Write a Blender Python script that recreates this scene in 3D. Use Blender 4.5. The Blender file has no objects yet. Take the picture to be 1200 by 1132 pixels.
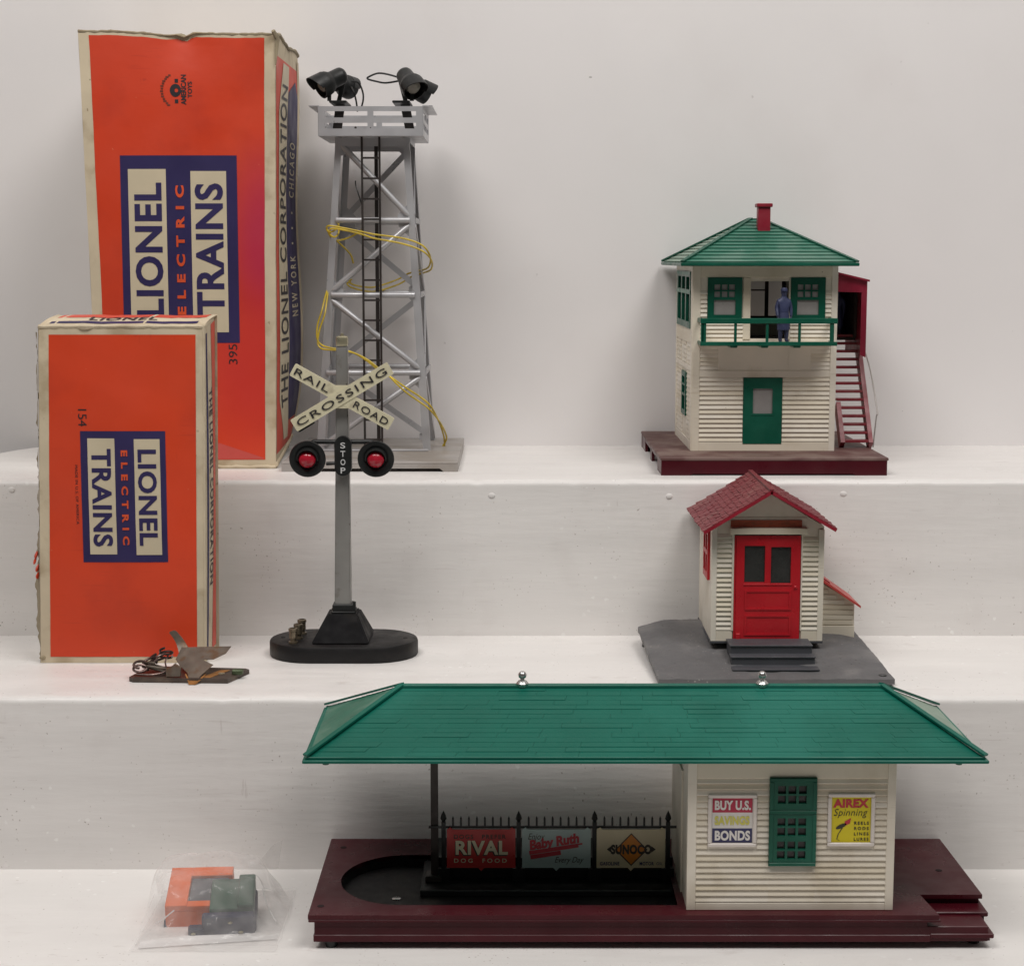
import bpy, bmesh, math, random
from mathutils import Vector, Matrix
random.seed(7)
S = 0.01                      # everything below is written in centimetres
C = bpy.context.scene.collection
R = math.radians

# ------------------------------------------------------------------ camera, world, lamps, exposure
cam_d = bpy.data.cameras.new('camera'); cam = bpy.data.objects.new('camera', cam_d); C.objects.link(cam)
cam.location = (0, 0, 38.6*S)
cam.rotation_euler = (math.pi/2 - math.atan(266/2050), 0, 0)
cam_d.sensor_fit = 'HORIZONTAL'; cam_d.sensor_width = 36; cam_d.lens = 36*2050/1200
cam_d.clip_start = 0.02; cam_d.clip_end = 30
bpy.context.scene.camera = cam

world = bpy.data.worlds.new('World'); bpy.context.scene.world = world; world.use_nodes = True
bgn = world.node_tree.nodes['Background']
bgn.inputs[0].default_value = (1.0, 0.975, 0.955, 1); bgn.inputs[1].default_value = 0.07

def area_lamp(name, loc, target, sx, sy, power, col):
    l = bpy.data.lights.new(name, 'AREA'); l.shape = 'RECTANGLE'; l.size = sx*S; l.size_y = sy*S
    l.energy = power; l.color = col
    o = bpy.data.objects.new(name, l); C.objects.link(o)
    o.location = Vector(loc)*S
    o.rotation_euler = (Vector(target)-Vector(loc)).to_track_quat('-Z', 'Y').to_euler()
    return o
area_lamp('ceiling_lamp', (-58, 40, 185), (0, 124, 28), 100, 70, 18.3, (1.0, .965, .93))
area_lamp('ceiling_lamp', (70, 40, 185), (0, 124, 28), 100, 70, 18.8, (1.0, .965, .93))

sc = bpy.context.scene
sc.render.engine = 'CYCLES'
sc.render.resolution_x = 1024; sc.render.resolution_y = 965
sc.view_settings.view_transform = 'Standard'; sc.view_settings.look = 'None'
sc.view_settings.exposure = 0; sc.view_settings.gamma = 1
try: sc.view_settings.use_curve_mapping = False
except Exception: pass

# ------------------------------------------------------------------ materials
def lin(h):
    r = [int(h[i:i+2], 16)/255 for i in (0, 2, 4)]
    return [x/12.92 if x <= .04045 else ((x+.055)/1.055)**2.4 for x in r]
MATS = {}
def mat(name, col, rough=.5, metal=0., var=.10, vscale=40., dirt=None, specks=None, bump=None, spec=.5, stretch=(1, 1, 1), coat=0., streaks=None, piece_var=0.):
    """procedural surface: tone variation, dirt patches, fine specks and relief, all by world position"""
    m = bpy.data.materials.new(name); m.use_nodes = True; nt = m.node_tree; N = nt.nodes; L = nt.links
    b = N['Principled BSDF']; b.inputs['Roughness'].default_value = rough; b.inputs['Metallic'].default_value = metal
    b.inputs['Specular IOR Level'].default_value = spec
    if coat: b.inputs['Coat Weight'].default_value = coat; b.inputs['Coat Roughness'].default_value = .15
    geo = N.new('ShaderNodeNewGeometry'); mp = N.new('ShaderNodeMapping'); mp.inputs['Scale'].default_value = stretch
    L.new(geo.outputs['Position'], mp.inputs['Vector']); vec = mp.outputs['Vector']
    def noise(scale, detail=4, v=vec):
        n = N.new('ShaderNodeTexNoise'); n.inputs['Scale'].default_value = scale; n.inputs['Detail'].default_value = detail
        L.new(v, n.inputs['Vector']); return n.outputs['Fac']
    def rng(src, a, b_, c, d):
        r = N.new('ShaderNodeMapRange'); L.new(src, r.inputs[0])
        for i, x in enumerate((a, b_, c, d)): r.inputs[i+1].default_value = x
        return r.outputs[0]
    def mixc(fac, a, b_):
        x = N.new('ShaderNodeMix'); x.data_type = 'RGBA'
        if hasattr(fac, 'links') : L.new(fac, x.inputs[0])
        else: x.inputs[0].default_value = fac
        for i, q in ((6, a), (7, b_)):
            if hasattr(q, 'links'): L.new(q, x.inputs[i])
            else: x.inputs[i].default_value = (*q, 1)
        return x.outputs[2]
    dark = [c*(1-var*1.6) for c in col]; light = [min(1, c*(1+var)) for c in col]
    c = mixc(rng(noise(vscale, 6), .3, .7, 0, 1), dark, light)
    if dirt:
        dc, amt, ds, th = dirt
        c = mixc(rng(noise(ds, 8, geo.outputs['Position']), th, th+.14, 0, amt), c, dc)
    if piece_var:
        oi = N.new('ShaderNodeObjectInfo'); c = mixc(rng(oi.outputs['Random'], 0, 1, 0, piece_var), c, [q*f for q, f in zip(col, (.78, .72, .58))])
    if streaks:
        for sx, thr, amt in (((30, 60, 420), .64, .40), ((60, 140, 900), .66, .4), ((260, 260, 45), .70, .5), ((120, 160, 160), .72, .6)):
            m2 = N.new('ShaderNodeMapping'); m2.inputs['Scale'].default_value = sx; L.new(geo.outputs['Position'], m2.inputs['Vector'])
            f1 = rng(noise(1, 3, m2.outputs['Vector']), thr, thr+.05, 0, amt); f2 = rng(noise(14, 3, geo.outputs['Position']), .48, .62, 0, 1)
            mu = N.new('ShaderNodeMath'); mu.operation = 'MULTIPLY'; L.new(f1, mu.inputs[0]); L.new(f2, mu.inputs[1]); c = mixc(mu.outputs[0], c, streaks)
    if specks:
        for (scol, ssc, thr) in specks:
            v = N.new('ShaderNodeTexVoronoi'); v.inputs['Scale'].default_value = ssc
            wob = N.new('ShaderNodeVectorMath'); wob.operation = 'ADD'
            nz = N.new('ShaderNodeTexNoise'); nz.inputs['Scale'].default_value = ssc*2.5
            L.new(geo.outputs['Position'], nz.inputs['Vector'])
            scl = N.new('ShaderNodeVectorMath'); scl.operation = 'SCALE'; scl.inputs['Scale'].default_value = .35/ssc
            L.new(nz.outputs['Color'], scl.inputs[0]); L.new(geo.outputs['Position'], wob.inputs[0]); L.new(scl.outputs[0], wob.inputs[1])
            L.new(wob.outputs[0], v.inputs['Vector'])
            g = noise(ssc*.12, 3, geo.outputs['Position'])
            d1 = rng(v.outputs['Distance'], thr*.7, thr, 1, 0); d2 = rng(g, .5, .6, 0, .8)
            mu = N.new('ShaderNodeMath'); mu.operation = 'MULTIPLY'; L.new(d1, mu.inputs[0]); L.new(d2, mu.inputs[1])
            c = mixc(mu.outputs[0], c, scol)
    L.new(c, b.inputs['Base Color'])
    r = rng(noise(vscale*2.3, 5), .3, .7, max(.03, rough-.1), min(1, rough+.12)); L.new(r, b.inputs['Roughness'])
    if bump:
        st, bs = bump
        bn = N.new('ShaderNodeBump'); bn.inputs['Strength'].default_value = st; bn.inputs['Distance'].default_value = .0006
        L.new(noise(bs, 6), bn.inputs['Height']); L.new(bn.outputs[0], b.inputs['Normal'])
    MATS[name] = m
    return m

grime = (.16, .13, .10)
M_step = mat('step_paint', (.80, .775, .755), .42, var=.025, vscale=22, dirt=((.66, .62, .60), .22, 30, .56), streaks=(.60, .555, .53),
             specks=[((.36, .32, .29), 190, .11), ((.56, .52, .49), 260, .15), ((.92, .91, .89), 90, .14), ((.45, .40, .37), 70, .05)], bump=(.6, 70), stretch=(.30, 1.6, 2.2))
M_wall = mat('wall_paint', (.80, .775, .77), .55, var=.012, vscale=7, dirt=((.74, .70, .69), .3, 9, .55), bump=(.10, 160),
             specks=[((.35, .32, .31), 22, .03), ((.45, .42, .41), 45, .022)])
M_orange = mat('orange_print', (.67, .055, .013), .5, var=.06, vscale=9, dirt=((.48, .036, .012), .5, 16, .52), bump=(.25, 110), streaks=(.50, .035, .012), specks=[((.70, .25, .13), 90, .05)])
M_orange2 = mat('orange_print_faded', (.64, .075, .04), .5, var=.08, vscale=12, dirt=((.45, .05, .03), .5, 20, .5), bump=(.15, 60))
M_scuff = mat('scuffed_orange_print', (.60, .085, .07), .5, var=.08, vscale=30)
def stain(m, centre, radius, col):
    """one soft stain with a shape of its own, at a fixed place on the print"""
    nt = m.node_tree; N = nt.nodes; L = nt.links; b = N['Principled BSDF']; src = b.inputs['Base Color'].links[0].from_socket
    g = N.new('ShaderNodeNewGeometry'); sub = N.new('ShaderNodeVectorMath'); sub.operation = 'SUBTRACT'; sub.inputs[1].default_value = [c*S for c in centre]
    dv = N.new('ShaderNodeVectorMath'); dv.operation = 'DIVIDE'; dv.inputs[1].default_value = [c*S for c in radius]
    ln = N.new('ShaderNodeVectorMath'); ln.operation = 'LENGTH'; r = N.new('ShaderNodeMapRange'); r.interpolation_type = 'SMOOTHSTEP'
    r.inputs[1].default_value = .15; r.inputs[2].default_value = 1; r.inputs[3].default_value = .85; r.inputs[4].default_value = 0
    mx = N.new('ShaderNodeMix'); mx.data_type = 'RGBA'; mx.inputs[7].default_value = (*col, 1)
    L.new(g.outputs['Position'], sub.inputs[0]); L.new(sub.outputs[0], dv.inputs[0]); L.new(dv.outputs[0], ln.inputs[0]); L.new(ln.outputs['Value'], r.inputs[0])
    L.new(r.outputs[0], mx.inputs[0]); L.new(src, mx.inputs[6]); L.new(mx.outputs[2], b.inputs['Base Color'])
M_stained = mat('orange_print_stained', (.64, .050, .013), .5, var=.06, vscale=9, dirt=((.46, .033, .012), .5, 16, .52), bump=(.25, 110), streaks=(.48, .035, .012), specks=[((.70, .25, .13), 90, .05)])
stain(M_stained, (-18.6, 132, 39.5), (3.6, 30, 9.5), (.46, .018, .065))
stain(M_stained, (-19.5, 132, 30.0), (6, 30, 8), (.60, .03, .022))
M_card = mat('cardboard_cream', (.60, .51, .365), .75, var=.08, vscale=30, dirt=((.36, .27, .16), .6, 45, .54), bump=(.3, 220),
             specks=[((.25, .18, .1), 120, .13)])
M_card_d = mat('cardboard_worn', (.36, .30, .20), .85, var=.2, vscale=60, dirt=((.17, .12, .07), .6, 60, .5), bump=(.6, 260))
M_cream = mat('cream_print', (.60, .52, .37), .5, var=.05, vscale=25, bump=(.1, 80))
M_navy = mat('navy_print', (.033, .026, .094), .5, var=.10, vscale=20, bump=(.1, 80), spec=.25)
M_orangetext = mat('orange_lettering', (.68, .085, .025), .45)
M_black_ink = mat('black_ink', (.022, .018, .022), .5)
M_silver = mat('silver_paint', (.49, .49, .505), .36, metal=.35, var=.05, vscale=30, dirt=((.30, .28, .26), .4, 30, .58), bump=(.08, 200))
M_silver_d = mat('silver_base_paint', (.37, .345, .325), .45, metal=.1, var=.08, vscale=25, dirt=((.26, .22, .18), .7, 22, .48), bump=(.12, 150))
M_black = mat('black_plastic', (.011, .012, .012), .42, var=.2, vscale=60, dirt=((.03, .028, .026), .5, 60, .56), bump=(.35, 130), spec=.4)
M_black_dusty = mat('black_dusty', (.009, .008, .0085), .5, var=.2, vscale=40, dirt=((.035, .028, .022), .8, 40, .56), bump=(.12, 300), spec=.35)
M_darkrail = mat('black_ladder_paint', (.028, .022, .020), .45, var=.2, vscale=80)
M_yellow = mat('yellow_wire', (.60, .44, .035), .42, var=.2, vscale=90)
M_bulb = None
M_post = mat('worn_steel_paint', (.31, .30, .285), .42, metal=.35, var=.10, vscale=30, dirt=((.12, .09, .07), .9, 70, .60), bump=(.1, 200),
             specks=[((.07, .05, .04), 130, .18)])
M_brass = mat('nickel_brass', (.46, .42, .29), .32, metal=.75, var=.12, vscale=90)
M_brown_terminal = mat('tarnished_brass', (.21, .17, .12), .32, metal=.7, var=.25, vscale=120)
M_crossbuck = mat('crossbuck_paint', (.66, .61, .43), .5, var=.06, vscale=60, dirt=((.35, .30, .2), .6, 110, .58), bump=(.15, 250))
M_redlens = mat('red_lens', (.42, .012, .03), .16, var=.1, vscale=120, spec=.6)
M_white_letter = mat('white_lettering', (.62, .62, .62), .5, var=.1, vscale=200)
M_siding = mat('ivory_plastic', (.77, .715, .62), .45, var=.06, vscale=25, dirt=((.52, .45, .34), .55, 30, .54), bump=(.06, 200), piece_var=.55, specks=[((.30, .24, .17), 150, .07)], streaks=(.50, .42, .31))
M_green = mat('green_plastic', (.0035, .082, .049), .36, var=.10, vscale=35, dirt=((.012, .125, .08), .5, 30, .54), bump=(.05, 300), spec=.35)
M_green_dust_sheen = mat('green_roof_dust_sheen', (.035, .17, .115), .42, var=.12, vscale=30, dirt=((.15, .25, .20), .55, 30, .46), bump=(.08, 250))  # dusty green; on the station's left slope its lighter tone paints in grazing sheen
M_green_sheen = mat('green_roof_sheen', (.19, .28, .215), .5, var=.12, vscale=30, dirt=((.27, .33, .27), .55, 30, .46))  # grazing sheen of the side slopes, painted into the roof colour
M_green_roof = mat('green_roof', (.0015, .118, .082), .42, var=.08, vscale=22, dirt=((.012, .155, .115), .65, 11, .48), bump=(.35, 130), spec=.3)
M_green_dark = mat('dark_green_plastic', (.006, .095, .055), .35, var=.10, vscale=35, bump=(.05, 300))
M_maroon = mat('maroon_plastic', (.062, .005, .010), .32, var=.12, vscale=30, dirt=((.075, .015, .02), .4, 25, .57), bump=(.04, 300), spec=.25)
M_maroon_dusty = mat('maroon_dusty', (.115, .05, .045), .55, var=.12, vscale=30, dirt=((.20, .14, .12), .7, 30, .45), bump=(.1, 300))
M_stair = mat('stair_plastic', (.21, .022, .032), .4, var=.12, vscale=50, dirt=((.25, .12, .11), .4, 60, .55))
M_darkred = mat('crimson_plastic', (.22, .010, .030), .4, var=.1, vscale=50)
M_chimney = mat('chimney_red', (.26, .014, .03), .42, var=.12, vscale=60)
M_blue = mat('blue_plastic', (.034, .042, .10), .5, var=.12, vscale=120, bump=(.2, 350))
M_dark_in = mat('dark_interior', (.03, .022, .02), .7, var=.1)
M_frost = mat('frosted_pane', (.30, .285, .275), .35, var=.08, vscale=80)
M_darkpane = mat('dark_pane', (.040, .038, .036), .3, var=.2, vscale=60)
M_red = mat('red_door_plastic', (.50, .009, .018), .33, var=.08, vscale=40, dirt=((.42, .02, .02), .4, 40, .56), bump=(.05, 300))
M_redrim = mat('red_roof_edge', (.30, .012, .028), .4, var=.1, vscale=60)
M_burg = mat('burgundy_roof', (.19, .028, .036), .5, var=.10, vscale=60, dirt=((.25, .10, .09), .5, 25, .5), bump=(.15, 350))
M_annexroof = mat('annex_red_roof', (.52, .06, .05), .42, var=.1, vscale=60)
M_header = mat('orange_sign_paper', (.40, .075, .028), .55, var=.15, vscale=120, dirt=((.2, .05, .02), .6, 160, .5))
M_greybase = mat('grey_base_plastic', (.125, .122, .125), .6, var=.10, vscale=40, dirt=((.19, .18, .175), .6, 40, .52), bump=(.5, 320),
                 specks=[((.34, .32, .30), 260, .16), ((.03, .03, .03), 200, .15)])
M_greystep = mat('grey_step_plastic', (.062, .063, .072), .55, var=.08, vscale=50, bump=(.2, 320))
M_finial = mat('nickel_finial', (.55, .54, .53), .25, metal=.9, var=.08, vscale=150)
M_rod = mat('steel_rod', (.42, .39, .37), .5, metal=.5, var=.1, vscale=150)
M_redsign = mat('red_billboard', (.58, .035, .032), .35, var=.06, vscale=60)
M_bluesign = mat('pale_blue_billboard', (.44, .56, .54), .35, var=.05, vscale=60)
M_tansign = mat('tan_billboard', (.76, .66, .44), .35, var=.05, vscale=60)
M_signred = mat('sign_red_ink', (.55, .035, .05), .4)
M_signcream = mat('sign_cream_ink', (.82, .74, .52), .4)
M_signorange = mat('sign_orange_ink', (.74, .25, .02), .4)
M_signnavy = mat('sign_navy_ink', (.035, .035, .11), .4)
M_signwhite = mat('sign_white_paper', (.74, .71, .68), .45, var=.04, vscale=60)
M_signcrimson = mat('sign_crimson_ink', (.46, .03, .07), .45)
M_signyellow = mat('sign_yellow_paper', (.70, .58, .012), .4, var=.05, vscale=60)
M_yellowink = mat('faded_yellow_ink', (.62, .58, .12), .45)
M_olive = mat('sign_black_ink', (.04, .035, .02), .45)
M_signframe = mat('poster_frame_plastic', (.72, .66, .61), .38, var=.06, vscale=60)
M_steel = mat('grey_steel_plate', (.085, .066, .055), .45, metal=.4, var=.2, vscale=60, dirt=((.16, .12, .09), .7, 70, .52))
M_steel2 = mat('dull_steel_leaf', (.165, .135, .108), .45, metal=.35, var=.18, vscale=90, dirt=((.14, .07, .03), .8, 110, .50))
M_rust = mat('rusty_tip', (.36, .16, .045), .55, metal=.3, var=.25, vscale=150)
M_coil = mat('resistor_coil', (.13, .085, .075), .35, metal=.6, var=.3, vscale=150)
M_cartorange = mat('orange_cart_plastic', (.70, .12, .012), .4, var=.06, vscale=80)
M_cartgreen = mat('green_cart_plastic', (.02, .075, .045), .4, var=.08, vscale=80)
M_cartgrey = mat('grey_cart_load', (.085, .085, .095), .5, var=.1, vscale=80)
M_cartnavy = mat('navy_luggage_plastic', (.012, .016, .05), .4, var=.12, vscale=80)

def glassy(name, col, transp, rough=.12, haze=.12):
    m = bpy.data.materials.new(name); m.use_nodes = True; nt = m.node_tree; N = nt.nodes; L = nt.links
    out = N['Material Output']; b = N['Principled BSDF']
    b.inputs['Base Color'].default_value = (*col, 1); b.inputs['Roughness'].default_value = rough
    t = N.new('ShaderNodeBsdfTransparent'); mx = N.new('ShaderNodeMixShader')
    n = N.new('ShaderNodeTexNoise'); n.inputs['Scale'].default_value = 70; n.inputs['Detail'].default_value = 3
    g = N.new('ShaderNodeNewGeometry'); L.new(g.outputs['Position'], n.inputs['Vector'])
    r = N.new('ShaderNodeMapRange'); r.inputs[1].default_value = .3; r.inputs[2].default_value = .7
    r.inputs[3].default_value = 1-transp-haze/2; r.inputs[4].default_value = 1-transp+haze/2
    L.new(n.outputs['Fac'], r.inputs[0]); L.new(r.outputs[0], mx.inputs[0])
    L.new(t.outputs[0], mx.inputs[1]); L.new(b.outputs[0], mx.inputs[2]); L.new(mx.outputs[0], out.inputs['Surface'])
    return m
M_bag = glassy('clear_polythene', (.84, .81, .80), .80, .06, .16)
M_bagseal = glassy('polythene_seal', (.86, .84, .83), .30, .2, .2)
M_bulb = glassy('bulb_glass', (.45, .42, .36), .45, .06, .1)

# ------------------------------------------------------------------ mesh helpers
class MB:
    def __init__(s): s.v = []; s.f = []; s.m = []; s.cur = 0
    def add(s, vs, fs):
        k = len(s.v); s.v += [tuple(v) for v in vs]
        for f in fs: s.f.append(tuple(i+k for i in f)); s.m.append(s.cur)
        return s
    def box(s, x0, x1, y0, y1, z0, z1, bev=0.):
        if bev <= 0:
            vs = [(x, y, z) for z in (z0, z1) for y in (y0, y1) for x in (x0, x1)]
            return s.add(vs, [(0, 2, 3, 1), (4, 5, 7, 6), (0, 1, 5, 4), (2, 6, 7, 3), (0, 4, 6, 2), (1, 3, 7, 5)])
        bm = bmesh.new(); bmesh.ops.create_cube(bm, size=1)
        for v in bm.verts: v.co = ((x0+x1)/2+v.co.x*(x1-x0), (y0+y1)/2+v.co.y*(y1-y0), (z0+z1)/2+v.co.z*(z1-z0))
        bmesh.ops.bevel(bm, geom=bm.edges[:], offset=bev, segments=2 if bev > .1 else 1, affect='EDGES', profile=.5)
        s.bm(bm); return s
    def bm(s, bm, mtx=None):
        bm.verts.index_update()
        s.add([(mtx @ v.co) if mtx else v.co for v in bm.verts], [[v.index for v in f.verts] for f in bm.faces]); bm.free()
    def beam(s, p, q, w, h, up=(0, 0, 1)):
        p = Vector(p); q = Vector(q); d = (q-p).normalized(); up = Vector(up)
        a = d.cross(up)
        if a.length < 1e-4: a = d.cross(Vector((1, 0, 0)))
        a.normalize(); b = a.cross(d).normalized(); a = a*w/2; b = b*h/2
        vs = [p-a-b, p+a-b, p+a+b, p-a+b, q-a-b, q+a-b, q+a+b, q-a+b]
        return s.add(vs, [(0, 3, 2, 1), (4, 5, 6, 7), (0, 1, 5, 4), (1, 2, 6, 5), (2, 3, 7, 6), (3, 0, 4, 7)])
    def tube(s, pts, r, n=8, closed=False):
        pts = [Vector(p) for p in pts]; k = len(pts); rings = []
        up = Vector((.31, .17, .93))
        for i, p in enumerate(pts):
            a = pts[(i-1) % k] if (i > 0 or closed) else p; b = pts[(i+1) % k] if (i < k-1 or closed) else p
            d = (b-a).normalized() if (b-a).length > 1e-9 else Vector((0, 0, 1))
            x = d.cross(up)
            if x.length < 1e-3: x = d.cross(Vector((1, 0, 0)))
            x.normalize(); y = x.cross(d).normalized(); up = y
            rr = r[i] if isinstance(r, (list, tuple)) else r
            rings.append([p+(x*math.cos(t)+y*math.sin(t))*rr for t in [2*math.pi*j/n for j in range(n)]])
        fs = []
        for i in range(k if closed else k-1):
            for j in range(n):
                a = i*n+j; b = i*n+(j+1) % n; c = ((i+1) % k)*n+(j+1) % n; d = ((i+1) % k)*n+j
                fs.append((a, b, c, d))
        if not closed: fs += [tuple(range(n))[::-1], tuple(range((k-1)*n, k*n))]
        return s.add([v for g in rings for v in g], fs)
    def lathe(s, prof, origin, axis=(0, 0, 1), n=24, sq=(1, 1)):
        q = Vector(axis).normalized().to_track_quat('Z', 'Y'); o = Vector(origin); vs = []; fs = []
        for (r, h) in prof:
            for j in range(n):
                t = 2*math.pi*j/n; vs.append(o + q @ Vector((r*math.cos(t)*sq[0], r*math.sin(t)*sq[1], h)))
        k = len(prof)
        for i in range(k-1):
            for j in range(n): fs.append((i*n+j, i*n+(j+1) % n, (i+1)*n+(j+1) % n, (i+1)*n+j))
        if prof[0][0] > 1e-6: fs.append(tuple(range(n))[::-1])
        if prof[-1][0] > 1e-6: fs.append(tuple(range((k-1)*n, k*n)))
        return s.add(vs, fs)
    def prism(s, poly, fn, w0, w1):
        n = len(poly); vs = [fn(u, v, w0) for u, v in poly]+[fn(u, v, w1) for u, v in poly]
        return s.add(vs, [tuple(range(n))[::-1], tuple(range(n, 2*n))]+[(i, (i+1) % n, n+(i+1) % n, n+i) for i in range(n)])
    def grid(s, fn, a0, a1, b0, b1, na, nb):
        vs = [fn(a0+(a1-a0)*i/na, b0+(b1-b0)*j/nb) for j in range(nb+1) for i in range(na+1)]
        return s.add(vs, [(j*(na+1)+i, j*(na+1)+i+1, (j+1)*(na+1)+i+1, (j+1)*(na+1)+i) for j in range(nb) for i in range(na)])
    def mesh(s, name, mats, org=(0, 0, 0), ang=35):
        me = bpy.data.meshes.new(name)
        me.from_pydata([((v[0]-org[0])*S, (v[1]-org[1])*S, (v[2]-org[2])*S) for v in s.v], [], s.f)
        bm = bmesh.new(); bm.from_mesh(me); bmesh.ops.recalc_face_normals(bm, faces=bm.faces[:]); bm.to_mesh(me); bm.free()
        for m in (mats if isinstance(mats, (list, tuple)) else [mats]): me.materials.append(m)
        me.polygons.foreach_set('material_index', s.m)
        me.polygons.foreach_set('use_smooth', [True]*len(me.polygons))
        me.set_sharp_from_angle(angle=R(ang)); me.update()
        return me
    def build(s, name, mats, parent=None, ang=35):
        org = ORG.get(parent.name, (0, 0, 0)) if parent else (0, 0, 0)
        o = bpy.data.objects.new(name, s.mesh(name, mats, org, ang)); C.objects.link(o)
        if parent: o.parent = parent
        ORG[o.name] = org
        return o
ORG = {}
def thing(name, label, cat, loc, group=None):
    o = bpy.data.objects.new(name, None); C.objects.link(o); o.empty_display_size = .02
    o.location = Vector(loc)*S; o['label'] = label; o['category'] = cat
    if group: o['group'] = group
    ORG[o.name] = loc
    return o
BOX_CACHE = {}
def piece(name, m, parent, x0, x1, y0, y1, z0, z1, bev=0.):
    """a small box part; pieces of one size share their mesh"""
    key = (name, m.name, round(x1-x0, 3), round(y1-y0, 3), round(z1-z0, 3), bev)
    if key not in BOX_CACHE:
        BOX_CACHE[key] = MB().box((x0-x1)/2, (x1-x0)/2, (y0-y1)/2, (y1-y0)/2, (z0-z1)/2, (z1-z0)/2, bev).mesh(name, m)
    o = bpy.data.objects.new(name, BOX_CACHE[key]); C.objects.link(o); o.parent = parent
    org = ORG.get(parent.name, (0, 0, 0))
    o.location = ((x0+x1)/2*S-org[0]*S, (y0+y1)/2*S-org[1]*S, (z0+z1)/2*S-org[2]*S)
    ORG[o.name] = ((x0+x1)/2, (y0+y1)/2, (z0+z1)/2)
    return o
def curve_mesh(splines, ext):
    cu = bpy.data.curves.new('outline', 'CURVE'); cu.dimensions = '2D'; cu.fill_mode = 'BOTH'; cu.extrude = ext
    for pts in splines:
        sp = cu.splines.new('POLY'); sp.points.add(len(pts)-1); sp.use_cyclic_u = True
        for i, (x, y) in enumerate(pts): sp.points[i].co = (x, y, 0, 1)
    o = bpy.data.objects.new('outline', cu); C.objects.link(o)
    dg = bpy.context.evaluated_depsgraph_get(); me = bpy.data.meshes.new_from_object(o.evaluated_get(dg))
    vs = [tuple(v.co) for v in me.vertices]; fs = [tuple(p.vertices) for p in me.polygons]
    bpy.data.objects.remove(o); bpy.data.curves.remove(cu); bpy.data.meshes.remove(me)
    return vs, fs
def rect(x0, x1, y0, y1): return [(x0, y0), (x1, y0), (x1, y1), (x0, y1)]
def plate(mb, outer, holes, fn, w0, w1):
    """a flat plate with openings; fn(u, v, w) puts it in space"""
    vs, fs = curve_mesh([outer]+list(holes), (w1-w0)/2)
    mb.add([fn(u, v, w+(w0+w1)/2) for u, v, w in vs], fs); return mb
TEXT_CACHE = {}
def text_shape(s, bold=0., space=1.):
    key = (s, bold, space)
    if key not in TEXT_CACHE:
        cu = bpy.data.curves.new('lettering', 'FONT'); cu.body = s; cu.size = 1; cu.offset = bold; cu.space_character = space
        cu.fill_mode = 'FRONT'; cu.resolution_u = 4
        o = bpy.data.objects.new('lettering', cu); C.objects.link(o)
        dg = bpy.context.evaluated_depsgraph_get(); me = bpy.data.meshes.new_from_object(o.evaluated_get(dg))
        vs = [(v.co.x, v.co.y) for v in me.vertices]; fs = [tuple(p.vertices) for p in me.polygons]
        bpy.data.objects.remove(o); bpy.data.curves.remove(cu); bpy.data.meshes.remove(me)
        xs = [v[0] for v in vs]; ys = [v[1] for v in vs]
        TEXT_CACHE[key] = ([((x-min(xs))/(max(xs)-min(xs)), (y-min(ys))/(max(ys)-min(ys))) for x, y in vs], fs)
    return TEXT_CACHE[key]
def text(mb, s, x0, x1, y0, y1, fn, rot=0, bold=.02, space=1., shear=0., thick=None):
    vs, fs = text_shape(s, bold, space); out = []
    for a, b in vs:
        if rot == 90: u, v = x0+(1-b)*(x1-x0), y0+a*(y1-y0)
        elif rot == -90: u, v = x0+b*(x1-x0), y1-a*(y1-y0)
        else: u, v = x0+a*(x1-x0)+shear*b*(y1-y0), y0+b*(y1-y0)
        out.append((u, v))
    if thick is None: mb.add([fn(u, v) for u, v in out], fs)
    else:
        bm = bmesh.new(); bv = [bm.verts.new((u, v, 0)) for u, v in out]
        for f in fs:
            try: bm.faces.new([bv[i] for i in f])
            except ValueError: pass
        g = bmesh.ops.extrude_face_region(bm, geom=bm.faces[:])
        for e in g['geom']:
            if isinstance(e, bmesh.types.BMVert): e.co.z = thick
        bm.verts.index_update()
        mb.add([fn(v.co.x, v.co.y, v.co.z) for v in bm.verts], [[v.index for v in f.verts] for f in bm.faces]); bm.free()
    return mb
def smooth_path(pts, n=6, closed=False):
    P = [Vector(p) for p in pts]; k = len(P); out = []
    for i in range(k if closed else k-1):
        if closed: a, b, c, d = P[(i-1) % k], P[i], P[(i+1) % k], P[(i+2) % k]
        else: a, b, c, d = P[max(0, i-1)], P[i], P[i+1], P[min(k-1, i+2)]
        for j in range(n):
            t = j/n
            out.append(.5*((2*b)+(-a+c)*t+(2*a-5*b+4*c-d)*t*t+(-a+3*b-3*c+d)*t**3))
    if not closed: out.append(P[-1])
    return out
def sn(x, seed=0): return math.sin(x*1.7+seed)*.5+math.sin(x*3.9+seed*2.3)*.3+math.sin(x*8.3+seed*.7)*.2
def structure(mb, name, m):
    o = mb.build(name, m); o['kind'] = 'structure'; return o

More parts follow.
